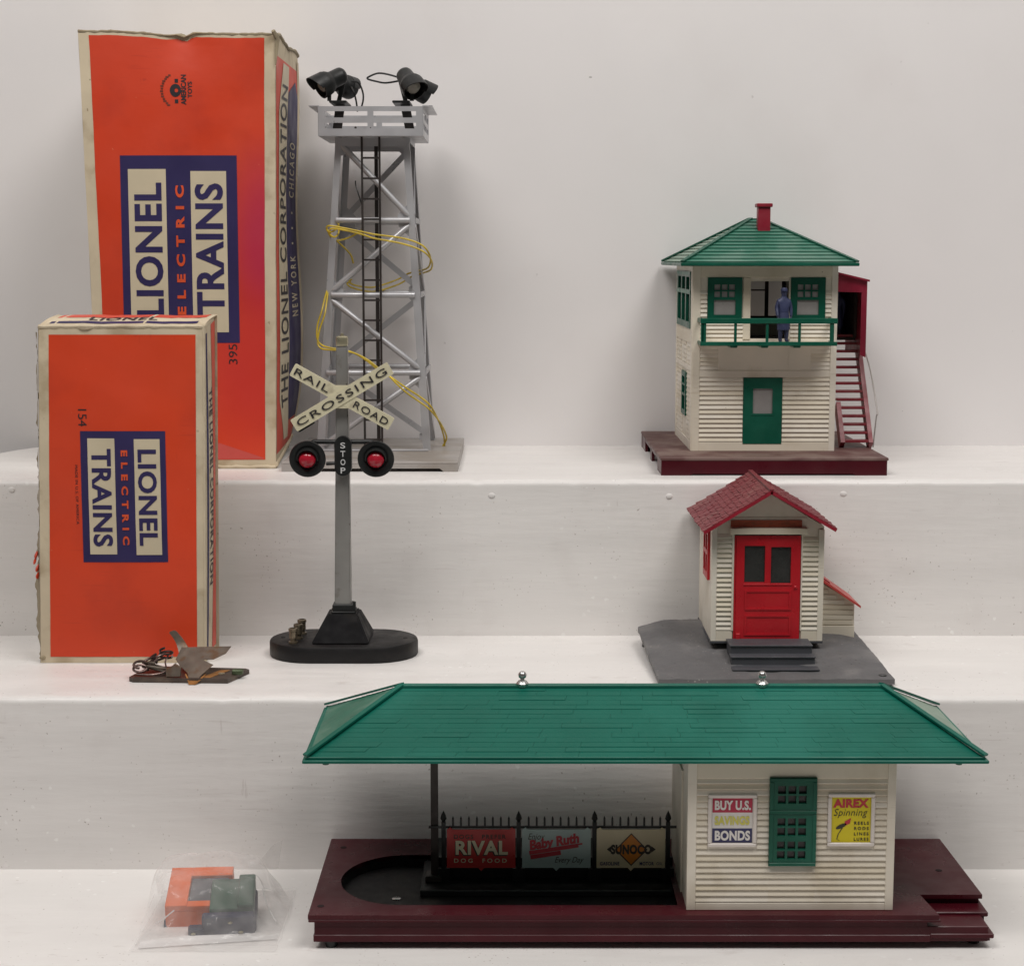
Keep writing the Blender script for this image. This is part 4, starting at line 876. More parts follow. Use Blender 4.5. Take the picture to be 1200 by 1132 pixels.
# ------------------------------------------------------------------ gateman's shed
def gate_shed():
    t = thing('gate_shed', 'small ivory shed with burgundy gable roof, red door and grey base with steps', 'toy building', (17.1, 117, Z2))
    def outline(y):
        k = (y-109.9)/(122.6-109.9); return 9.42-.55*k, 24.62-.75*k
    def hz(u, v):
        z = 11.62+1.35*min(1, max(0, v*1.25))
        z -= .55*max(0, 1-u/.13)**1.5*v+.5*max(0, (u-.88)/.12)**1.5*v
        z -= .3*max(0, (v-.9)/.1)
        return z+.05*sn(u*9+v*5, 2)+.03*sn(v*21-u*14, 5)
    def g(u, v):
        y = 109.9+(123.4-109.9)*v; a, b = outline(y); 
        r = .18*max(0, (v-.85)/.15)**2
        x = a+(b-a)*(u*(1-2*r*.3)+r*.3)
        return (x, y, hz(u, v))
    m = MB(); m.grid(g, 0, 1, 0, 1, 50, 40)
    n = 50
    for f, seq in ((0, [(i/n, 0) for i in range(n+1)]), (1, [(0, j/40) for j in range(41)]), (2, [(1, j/40) for j in range(41)]), (3, [(i/n, 1) for i in range(n+1)])):
        k = len(seq); vs = [g(*q) for q in seq]+[(g(*q)[0], g(*q)[1], g(*q)[2]-.34 if f < 3 else Z2) for q in seq]
        m.add(vs, [(i, i+1, k+i+1, k+i) for i in range(k-1)])
    bm = bmesh.new(); base = m.build('base', M_greybase, t, 50); bm.free()
    for x, y in ((23.9, 110.6), (10.0, 110.6), (9.6, 121.5), (23.4, 121.5)):
        m = MB(); m.lathe([(.4, 0), (.36, 11.6-Z2-.2)], (x, y, Z2), (0, 0, 1), 12); m.build('foot', M_black, t)
    m = MB(); m.lathe([(.28, 0), (.26, .06), (.15, .06), (.14, .01), (0, .01)], (24.0, 110.7, 11.66), (0, 0, 1), 16); m.build('screw_hole', M_black, base)
    x0, x1, y0, y1, zb, ze, za = 13.39, 20.85, 115.5, 123.2, 12.9, 20.7, 22.95
    xc = 17.1
    m = MB(); plate(m, [(x0, zb), (x1, zb), (x1, ze), (xc, za), (x0, ze)], [rect(14.85, 19.35, 13.0, 20.15)], fx, y0, y0+.2); m.build('wall', M_siding, t)
    m = MB(); m.prism([(x0, zb), (x1, zb), (x1, ze), (xc, za), (x0, ze)], fx, y1-.2, y1); m.build('wall', M_siding, t)
    for a in (x0, x1-.2): m = MB(); plate(m, rect(y0+.2, y1-.2, zb, ze), [rect(116.6, 119.2, 16.9, 20.3)] if a == x0 else [], fy_, a, a+.2); m.build('wall', M_siding, t)
    m = MB(); m.box(x0-.06, x1+.06, y0-.1, y1, zb-.15, zb+.02, .02); m.build('plinth', M_greystep, t)
    m = MB(); m.box(x0+.25, x1-.25, y0+.5, y0+.6, zb, 21); m.build('interior', M_dark_in, t)
    def trim(a, b, c, d, k=.09): piece('trim', M_siding, t, a, b, y0-k, y0-.001, c, d, .02)
    trim(x0-.03, 13.72, zb, 20.7, .1); trim(20.5, x1+.03, zb, 20.5, .1); trim(13.72, 14.8, zb, 13.6); trim(19.42, 20.5, zb, 13.6)
    trim(14.72, 14.86, 13.6, 20.2, .13); trim(19.34, 19.45, 13.6, 20.2, .11)
    clap(t, M_siding, 13.72, 14.72, 13.6, 20.2, 20, y0, lip=.11); clap(t, M_siding, 19.45, 20.5, 13.6, 20.0, 19, y0, lip=.11)
    trim(14.5, 19.7, 20.35, 21.3, .05)
    m = MB(); m.box(14.55, 19.72, y0-.42, y0-.06, 20.2, 20.62, .03); m.build('door_shelf', M_siding, t)
    m = MB(); m.box(14.6, 19.35, y0-.12, y0-.055, 20.66, 21.12); sg = m.build('sign_strip', M_header, t)
    # door, slightly ajar
    m = MB(); plate(m, rect(15.0, 19.3, 13.0, 20.08), [rect(15.55, 16.92, 16.92, 19.4), rect(17.32, 18.66, 16.86, 19.32)], fx, y0-.16, y0+.0); d = m.build('door', M_red, t)
    m = MB(); m.box(14.87, 15.0, y0-.1, y0+.1, 13.0, 20.08, .02); m.box(15.05, 15.32, y0-.26, y0-.161, 13.0, 13.45, .03); m.build('door_jamb', M_red, d)
    for a, b, c in ((15.63, 15.05, 16.40), (15.66, 13.30, 14.7)):
        m = MB(); plate(m, rect(15.6, 18.72, b, c), [rect(15.74, 18.58, b+.13, c-.13)], fx, y0-.21, y0-.161); m.build('door_panel', M_red, d)
    m = MB(); m.box(15.5, 18.75, y0-.2, y0-.161, 16.72, 16.84, .015); m.build('door_rail', M_red, d)
    for a, b in ((15.5, 16.97), (17.27, 18.7)): m = MB(); m.box(a, b, y0-.04, y0-.0, 16.8, 19.45); m.build('pane', M_darkpane, d)
    m = MB(); m.lathe([(.1, 0), (.12, .06), (.06, .1), (0, .1)], (18.98, y0-.16, 16.6), (0, -1, 0), 10); m.build('door_knob', M_red, d)
    # left window
    m = MB(); plate(m, rect(116.6, 119.3, 16.85, 20.35), [rect(116.95, 117.75, 17.3, 18.5), rect(118.0, 118.9, 17.3, 18.5), rect(116.95, 117.75, 18.8, 19.9), rect(118.0, 118.9, 18.8, 19.9)], fy_, x0-.18, x0+.05); w = m.build('window', M_red, t)
    m = MB(); m.box(x0-.02, x0+.0, 116.7, 119.2, 16.9, 20.3); m.build('pane', M_darkpane, w)
    # roof: two slopes of lapped shingles, a red rim along the gable
    yf, yb = 114.0, 124.6
    zr = 23.28; th = .2
    for s_, xe, zee in ((-1, 12.62, 20.55), (1, 21.45, 20.72)):
        sl = Vector((xe-xc, 0, zee-zr)); nn = Vector((-sl.z*s_, 0, abs(sl.x))).normalized()
        if nn.z < 0: nn = -nn
        m = MB()
        A = Vector((xc, 0, zr)); B = Vector((xe, 0, zee))
        pf = lambda f, y, o: (A.lerp(B, f).x+nn.x*o, y, A.lerp(B, f).z+nn.z*o)
        m.add([pf(0, yf, 0), pf(1, yf, 0), pf(1, yb, 0), pf(0, yb, 0), pf(0, yf, -th), pf(1, yf, -th), pf(1, yb, -th), pf(0, yb, -th)], [(0, 1, 2, 3), (7, 6, 5, 4), (0, 4, 5, 1), (2, 6, 7, 3), (1, 5, 6, 2), (0, 3, 7, 4)])
        slab = m.build('roof', M_redrim, t)
        rows = 13; cols = 24; m = MB()
        for r_ in range(rows):
            f1 = 1-(r_)/rows+.006; f0 = 1-(r_+1)/rows-.012
            for c in range(cols):
                w_ = (yb-yf)/cols; ya = yf+.06+(c-(.5 if r_ % 2 else 0))*w_; yc = ya+w_*.93; ya = max(ya, yf+.05); yc = min(yc, yb-.02)
                if yc-ya < .05: continue
                j = random.uniform(-.008, .012); l = .045+random.uniform(0, .06)
                vs = [pf(f1+j, ya, l), pf(f1+j, yc, l), pf(max(0, f0), yc, .02), pf(max(0, f0), ya, .02), pf(f1+j, ya, -.01), pf(f1+j, yc, -.01)]
                m.add(vs, [(0, 1, 2, 3), (0, 4, 5, 1), (0, 3, 4), (1, 5, 2)])
        o = m.build('roof_shingles', M_burg, slab, 15); o['kind'] = 'stuff'
    m = MB(); m.beam((xc, yf+.05, zr+.06), (xc, yb-.05, zr+.06), .3, .1); m.build('ridge_cap', M_burg, t)
    # annex on the right
    ax0, ax1, ay0, ay1, az = 20.88, 23.62, 118.6, 122.2, 12.4
    m = MB(); m.prism([(ax0, az), (ax1, az), (ax1, 14.85), (ax0, 16.55)], fx, ay0, ay0+.2); m.prism([(ax0, az), (ax1, az), (ax1, 14.85), (ax0, 16.55)], fx, ay1-.2, ay1); m.box(ax1-.2, ax1, ay0+.2, ay1-.2, az, 14.85); an = m.build('annex_wall', M_siding, t)
    for i in range(8):
        z0 = 13.3+i*.36; xr_ = ax1-.08 if z0+.36 < 14.75 else ax1-.1-(z0+.36-14.75)*(ax1-ax0)/1.7
        piece('board', M_siding, an, ax0+.05, xr_, ay0-.07, ay0-.001, z0+.07, z0+.36, .015)
    piece('trim', M_siding, an, ax0+.02, ax1+.02, ay0-.09, ay0-.001, az, 13.28, .02)
    m = MB(); m.box(ax0, ax1+.08, ay0-.1, ay1, az-.2, az-.01, .02); m.build('annex_plinth', M_greystep, t)
    m = MB(); m.prism([(20.86, 16.95), (23.95, 14.78), (23.95, 14.62), (20.86, 16.72)], fx, 118.0, 122.5); ar = m.build('annex_roof', M_annexroof, t)
    m = MB(); m.beam((21.2, 118.9, 16.72), (21.9, 118.9, 16.23), .5, .12); m.build('roof_slot', M_redrim, ar)
    # three grey steps
    ys = [(111.3, 112.5, 11.95), (112.5, 113.4, 12.52), (113.4, 115.38, 13.08)]
    for i, (a, b, z) in enumerate(ys):
        m = MB(); dx = .06*(2-i)
        xa, xb = 14.45-dx*.5, 19.85+dx
        m.box(xa, xb, a, b if i < 2 else b, 11.2, z-.1); m.box(xa-.05, xb+.05, a-.08, b, z-.1, z, .02); m.build('front_step', M_greystep, t)
gate_shed()

# ------------------------------------------------------------------ freight station
def freight_station():
    t = thing('freight_station', 'long freight station with green hip roof, maroon base, billboards and ivory house', 'toy building', (7.7, 100, 0))
    x0, x1, y0, y1, zb, zt = -11.42, 27.05, 93.9, 106.85, .43, 2.06
    # base top with oval recess and stepped corner
    outer = [(x0, y0), (23.9, y0), (23.55, 97.1), (27.15, 97.1), (x1, y1), (x0, y1)]
    ov = [(-6.3+3.8*math.cos(a), 99.65+4.2*math.sin(a)) for a in [R(90+180*i/24) for i in range(25)]]+[(9.4, 95.45), (9.4, 103.85)]
    m = MB(); plate(m, outer, [ov], lambda u, v, w: (u, v, w), zt-.25, zt); top = m.build('base_top', M_maroon, t)
    m = MB(); n = len(ov)
    m.add([(x, y, zt-.02) for x, y in ov]+[(x, y, 1.35) for x, y in ov], [(i, (i+1) % n, n+(i+1) % n, n+i) for i in range(n)]+[tuple(range(n, 2*n))]); rec = m.build('track_recess', M_black_dusty, t)
    m = MB(); m.box(x0+.32, 26.75, y0+.22, y1-.1, zb+.02, 1.33, .04); m.box(x0+.33, 9.6, y0+.23, 95.3, 1.3, zt-.26); m.box(x0+.33, -10.2, 95.3, 104, 1.3, zt-.26); m.box(x0+.33, 9.6, 104, y1-.11, 1.3, zt-.26); m.box(9.6, 23.3, y0+.23, y1-.11, 1.3, zt-.26); m.box(23.3, 27.0, 97.3, y1-.11, 1.3, zt-.26)
    m.box(x0+.27, 23.5, y0+.16, y0+.6, zb, zb+.42, .04); m.box(x0+.02, 24.0, y0, y0+.3, zt-.42, zt-.255, .03); m.build('base_body', M_maroon, t)
    for (a, b, c, z) in ((27.18, 95.85, 23.8, 1.49), (27.05, 94.05, 23.45, .92)):
        m = MB(); m.box(c, a, b, y1-.2, z-.28, z, .05); m.box(c, a-.2, b+.12, y1-.2, zb+.05, z-.28); m.build('corner_step', M_maroon, t)
    for x, y in ((-10.2, 94.6), (26.2, 95.2), (-10.2, 105.8), (26, 105.8)):
        m = MB(); m.lathe([(.32, 0), (.36, .1), (.36, zb+.1)], (x, y, 0), (0, 0, 1), 12); m.build('foot', M_black, t)
    m = MB()
    for x, y in ((-10.85, 95.3), (-10.5, 105.2), (25.6, 101.1)): m.lathe([(.20, 0), (.2, .015)], (x, y, zt), (0, 0, 1), 14)
    m.build('screw_hole', mat('hole_dark', (.012, .004, .005), .9), top)
    m = MB(); m.lathe([(.26, 0), (.27, .03), (.22, .06), (0, .06)], (-6.75, 98.3, 1.36), (0, 0, 1), 16); m.build('screw', M_finial, rec)
    # black inner island with the fence
    m = MB(); m.box(-5.4, 9.6, 98.6, 103.8, 1.352, 1.75, .05); m.box(-4.7, 9.6, 102.2, 106.6, zt+.01, zt+.16, .03); m.box(-4.6, 9.6, 100.75, 101.0, 1.75, 3.0); m.build('island', M_black, t)
    m = MB(); m.box(-5.15, -4.2, 99.9, 100.95, 1.75, 2.12, .05); m.beam((-4.6, 100.5, 2.0), (-4.6, 100.5, 10.9), .44, .3, (0, 1, 0)); m.build('roof_post', mat('brown_post', (.035, .025, .02), .5), t)
    m = MB(); m.beam((-4.95, 100.3, 5.03), (9.75, 100.3, 5.03), .12, .14); m.beam((-4.3, 100.3, 2.45), (9.3, 100.3, 2.45), .12, .16); fence = m.build('fence', M_black, t)
    for x in (-4.06, .40, 4.90, 9.26):
        m = MB(); m.beam((x, 100.3, 1.75), (x, 100.3, 5.35), .26, .22, (0, 1, 0)); m.beam((x, 100.3, 1.74), (x, 100.3, 2.55), .75, .5, (0, 1, 0))
        m.lathe([(.13, 0), (.10, .06), (.19, .2), (.14, .42), (0, .72)], (x, 100.3, 5.33), (0, 0, 1), 8); m.build('fence_post', M_black, fence)
    for b in range(3):
        for i in range(8):
            x = -3.5+b*4.49+i*.473; m = MB(); m.beam((x, 100.3, 5.0), (x, 100.3, 5.58), .12, .10, (0, 1, 0)); m.lathe([(.06, 0), (0, .14)], (x, 100.3, 5.57), (0, 0, 1), 6); m.build('picket', M_black, fence)
    def billboard(xa, m_):
        m = MB(); xb = xa+4.06; xm = (xa+xb)/2; za, zc = 2.6, 4.95
        m.prism([(xa, za), (xm-.18, za), (xm, za-.2), (xm+.18, za), (xb, za), (xb, zc), (xb-.2, zc+.12), (xb-.35, zc), (xa+.35, zc), (xa+.2, zc+.12), (xa, zc)], fx, 100.05, 100.12); return m.build('billboard', m_, t), xa, za
    P = lambda x_, z_, o: (lambda u, v: (x_+u, 100.05-o, z_+v))
    B, xa, za = billboard(-3.86, M_redsign); f = P(xa, za, .015)
    m = MB(); text(m, 'RIVAL', .52, 3.62, .78, 1.66, P(xa-.04, za-.05, .012), 0, .05, 1.05); text(m, 'DOGS   PREFER', .42, 3.5, 1.78, 2.05, f, 0, .02, 1.25); m.build('lettering', M_olive, B)
    m = MB(); text(m, 'RIVAL', .52, 3.62, .80, 1.68, P(xa, za, .022), 0, .035, 1.08); text(m, 'DOG  FOOD', .42, 3.55, .32, .58, f, 0, .02, 1.5); m.build('lettering', M_signcream, B)
    B, xa, za = billboard(.60, M_bluesign); f = P(xa, za, .015)
    rotp = lambda o: (lambda u, v: (xa+2.05+(u*math.cos(R(9))-v*math.sin(R(9))), 100.05-o, za+1.2+(u*math.sin(R(9))+v*math.cos(R(9)))))
    m = MB(); text(m, 'Baby Ruth', -1.6, 1.35, -.05, .75, rotp(.03), 0, .05, 1, .12); m.grid(rotp(.015), -1.62, .2, -.42, -.16, 1, 1); m.grid(rotp(.015), .35, 1.55, -.0, .1, 1, 1); m.grid(rotp(.012), -1.65, 1.3, -.14, .10, 1, 1); m.build('lettering', M_signred, B)
    m = MB(); text(m, 'Enjoy', .32, 1.25, 1.62, 2.12, f, 0, .0, 1, .25); text(m, 'Every Day', 1.9, 3.55, .22, .68, f, 0, .0, 1, .3); m.build('lettering', M_olive, B)
    B, xa, za = billboard(5.02, M_tansign); f = P(xa, za, .02)
    m = MB(); m.add([f(1.18, 1.12), f(2.05, .22), f(2.92, 1.12), f(2.05, 2.05)], [(0, 1, 2, 3)]); m.build('emblem', M_signorange, B)
    m = MB(); g = P(xa, za, .012); m.add([g(1.08, 1.12), g(2.05, .12), g(3.02, 1.12), g(2.05, 2.13)], [(0, 1, 2, 3)]); m.add([g(.6, 1.14), g(.86, .94), g(.86, 1.34)], [(0, 1, 2)]); m.add([g(3.5, 1.14), g(3.24, .94), g(3.24, 1.34)], [(0, 1, 2)])
    text(m, 'SUNOCO', .84, 3.26, .84, 1.44, P(xa, za, .032), 0, .055, 1.08); m.build('lettering', M_olive, B)
    m = MB(); text(m, 'GASOLINE', .2, 1.35, .16, .38, f, 0, .03, 1.1); text(m, 'MOTOR', 2.55, 3.4, .16, .38, f, 0, .03, 1.1); text(m, 'OIL', 3.55, 3.9, .18, .36, f, 0, .0, 1.1); m.build('lettering', M_signnavy, B)
    # ivory house
    hx0, hx1, hy0, hy1, hz0, hz1 = 9.85, 21.42, 94.75, 104.3, zt+.01, 10.9
    m = MB(); plate(m, rect(hx0, hx1, hz0, hz1), [rect(14.6, 16.8, 5.0, 9.5)], fx, hy0, hy0+.2); m.build('wall', M_siding, t)
    m = MB(); m.box(hx0, hx1, hy1-.2, hy1, hz0, hz1); m.build('wall', M_siding, t)
    for a in (hx0, hx1-.2): m = MB(); m.box(a, a+.2, hy0+.2, hy1-.2, hz0, hz1); m.build('wall', M_siding, t)
    m = MB(); m.box(hx0-.1, hx0-.005, 97.5, 101.0, hz0, 9.3); m.build('side_door', M_siding, t)
    def trim(a, b, c, d, k=.1): piece('trim', M_siding, t, a, b, hy0-k, hy0-.001, c, d, .025)
    trim(hx0-.03, 10.33, hz0, hz1, .11); trim(20.98, hx1+.03, hz0, hz1, .11); trim(10.33, 20.98, hz0, 2.5); trim(10.33, 20.98, 9.7, hz1)
    nb = 21; h = (9.7-2.5)/nb
    # boards run between the trim, the window and the posters
    clap(t, M_siding, 10.33, 14.4, 2.5, 2.5+h*9, 9, hy0, lip=.10); clap(t, M_siding, 17.02, 20.98, 2.5, 2.5+h*9, 9, hy0, lip=.10)
    clap(t, M_siding, 14.4, 17.02, 2.5, 2.5+h*6, 6, hy0, lip=.10)
    z9 = 2.5+h*9; z18 = 2.5+h*18
    clap(t, M_siding, 10.33, 10.95, z9, z18, 9, hy0, lip=.10); clap(t, M_siding, 13.72, 14.4, z9, z18, 9, hy0, lip=.10)
    clap(t, M_siding, 17.02, 17.65, z9, z18, 9, hy0, lip=.10); clap(t, M_siding, 20.3, 20.98, z9, z18, 9, hy0, lip=.10)
    clap(t, M_siding, 10.33, 14.4, z18, 9.7, 3, hy0, lip=.10); clap(t, M_siding, 17.02, 20.98, z18, 9.7, 3, hy0, lip=.10)
    # window
    hs = []
    for zc in (8.28, 6.42, 5.08):
        for j in range(2):
            for i in range(3): hs.append(rect(14.84+.58*i, 15.28+.58*i, zc+.02+.56*j, zc+.48+.56*j))
    m = MB(); plate(m, rect(14.38, 17.02, 4.68, 9.78), hs, fx, hy0-.24, hy0+.0); w = m.build('window', M_green, t)
    m = MB()
    for z in (4.7, 7.72, 9.56): m.box(14.4, 17.0, hy0-.30, hy0-.241, z, z+.2, .02)
    for x in (14.39, 16.8): m.box(x, x+.22, hy0-.285, hy0-.242, 4.92, 7.7, .02); m.box(x, x+.22, hy0-.285, hy0-.242, 7.94, 9.54, .02)
    m.build('window_frame', M_green, w)
    m = MB(); m.box(14.6, 16.8, hy0-.01, hy0+.1, 4.95, 9.55); m.build('pane', M_darkpane, w)
    # posters
    def poster(xa, xb, za, zc, mm):
        m = MB(); m.box(xa+.05, xb-.05, hy0-.05, hy0+.1, za+.05, zc-.05); pb = m.build('poster', mm, t)
        m = MB()
        e = .22
        for q in ((xa, xb, zc-e, zc), (xa, xb, za, za+e), (xa, xa+e, za+e, zc-e), (xb-e, xb, za+e, zc-e)): m.box(q[0], q[1], hy0-.19, hy0-.051, q[2], q[3], .05)
        m.build('poster_frame', M_signframe, pb); return pb
    Q = lambda o: (lambda u, v: (u, hy0-.05-o, v))
    p = poster(10.96, 13.70, 5.76, 8.81, M_signwhite)
    m = MB(); m.grid(Q(.012), 11.22, 13.45, 7.74, 8.56, 1, 1); m.build('printed_band', M_signcrimson, p)
    m = MB(); m.grid(Q(.012), 11.22, 13.45, 6.0, 6.82, 1, 1); m.build('printed_band', M_signnavy, p)
    m = MB(); text(m, 'BUY U.S.', 11.34, 13.36, 7.88, 8.44, Q(.03), 0, .045, 1.05); text(m, 'BONDS', 11.36, 13.34, 6.12, 6.70, Q(.03), 0, .045, 1.05); m.build('lettering', M_signwhite, p)
    m = MB(); text(m, 'SAVINGS', 11.34, 13.3, 7.02, 7.54, Q(.03), 0, .045, 1.05); m.build('lettering', M_yellowink, p)
    p = poster(17.66, 20.30, 5.80, 8.86, M_signyellow)
    m = MB(); text(m, 'AIREX', 17.96, 19.95, 8.02, 8.52, Q(.02), 0, .05, 1.05); m.add([Q(.02)(18.62, 7.22), Q(.02)(18.98, 7.42), Q(.02)(18.92, 7.12), Q(.02)(18.66, 6.98)], [(0, 1, 2, 3)]); m.build('lettering', M_signred, p)
    m = MB(); text(m, 'Spinning', 17.96, 19.8, 7.42, 7.95, Q(.02), 0, -.005, 1.05, .25)
    for i, s_ in enumerate(('REELS', 'RODS', 'LINES', 'LURES')): text(m, s_, 19.16, 19.98, 7.04-.31*i, 7.22-.31*i, Q(.02), 0, .03, 1.4)
    m.add([Q(.02)(18.05+.3*math.cos(a)+.38+.3*math.sin(a)*.0, 6.95+.30*math.cos(a)*.42+.12*math.sin(a)) for a in [2*math.pi*i/14 for i in range(14)]], [tuple(range(14))])
    for (a, b) in (((18.5, 6.85), (18.28, 6.5)), ((18.28, 6.5), (18.2, 6.2)), ((18.2, 6.2), (18.36, 6.12))): m.add([Q(.02)(a[0]-.025, a[1]), Q(.02)(a[0]+.025, a[1]), Q(.02)(b[0]+.025, b[1]), Q(.02)(b[0]-.025, b[1])], [(0, 1, 2, 3)])
    m.build('lettering', M_olive, p)
    # roof
    ex0, ex1, ey0, ey1, ez = -11.55, 26.25, 93.4, 104.9, 11.18
    rx0, rx1, ry, rz = -6.4, 21.45, 99.0, 13.85
    m = MB(); m.box(ex0, ex1, ey0, ey1, ez-.27, ez-.08, .04); m.box(ex0+.16, ex1-.16, ey0+.16, ey1-.16, ez-.08, ez+.07, .03); m.build('eave', M_green_roof, t)
    ca = [(ex0+.3, ey0+.3), (ex1-.3, ey0+.3), (ex1-.3, ey1-.3), (ex0+.3, ey1-.3)]; ra = [(rx0, ry), (rx1, ry), (rx1, ry+.3), (rx0, ry+.3)]
    nrow = 15
    for k in range(4):
        a, b = ca[k], ca[(k+1) % 4]; c, d = ra[(k+1) % 4], ra[k]
        A, B, D, E_ = Vector((*a, ez+.05)), Vector((*b, ez+.05)), Vector((*d, rz)), Vector((*c, rz))
        nrm = (B-A).cross(D-A).normalized(); nrm = -nrm if nrm.z < 0 else nrm
        for i in range(nrow):
            p0, p1 = A.lerp(D, i/nrow), B.lerp(E_, i/nrow); q0, q1 = A.lerp(D, (i+1)/nrow), B.lerp(E_, (i+1)/nrow); m = MB(); L_ = (p1-p0).length; cuts = [0.]
            while cuts[-1] < 1: cuts.append(cuts[-1]+random.uniform(1.5, 5)/max(L_, .1))
            cuts[-1] = 1.
            for j in range(len(cuts)-1):
                u0, u1 = cuts[j], cuts[j+1]; l0 = random.choice((.014, .018, .022, .024, .034)); u1_ = u1-min(.0004, (u1-u0)*.1)
                P0, P1, Q1, Q0 = p0.lerp(p1, u0), p0.lerp(p1, u1_), q0.lerp(q1, u1_), q0.lerp(q1, u0)
                m.add([P0+nrm*l0, P1+nrm*l0, Q1+nrm*.01, Q0+nrm*.01, P0-nrm*.03, P1-nrm*.03, Q1-nrm*.03, Q0-nrm*.03], [(0, 1, 2, 3), (4, 5, 1, 0), (0, 3, 7, 4), (1, 5, 6, 2)])
            m.build('shingle_course', M_green_roof if k in (0, 2) else (M_green_sheen if k == 1 else M_green_dust_sheen), t, 12)
    for i, ((px, py), (qx, qy)) in enumerate((((ex0, ey0), (rx0, ry)), ((ex1, ey0), (rx1, ry)), ((ex0, ey1), (rx0, ry+.3)), ((ex1, ey1), (rx1, ry+.3)))):
        p = Vector((px, py, ez+.05)); q = Vector((qx, qy, rz+.12)); p = p.lerp(q, .03)+Vector((0, 0, .04)); m = MB(); m.beam(p, q, .34, .12); m.build('hip_cap', M_green_roof, t)
    m = MB(); m.beam((rx0-.15, ry+.15, rz+.03), (rx1+.15, ry+.15, rz+.03), .6, .14); m.build('ridge_cap', M_green_roof, t)
    for x in (.6, 14.5):
        m = MB(); m.lathe([(.28, 0), (.34, .08), (.36, .22), (.25, .36), (.12, .42), (.12, .48), (.22, .58), (.25, .70), (.2, .84), (.1, .92), (0, .94)], (x, ry+.1, rz-.02), (0, 0, 1), 20); m.build('finial', M_finial, t)
    for x in (-10.3, 24.7): m = MB(); m.lathe([(.2, 0), (.18, -.16), (0, -.18)], (x, 93.9, ez-.27), (0, 0, 1), 10); m.build('roof_peg', M_green_dark, t)
freight_station()

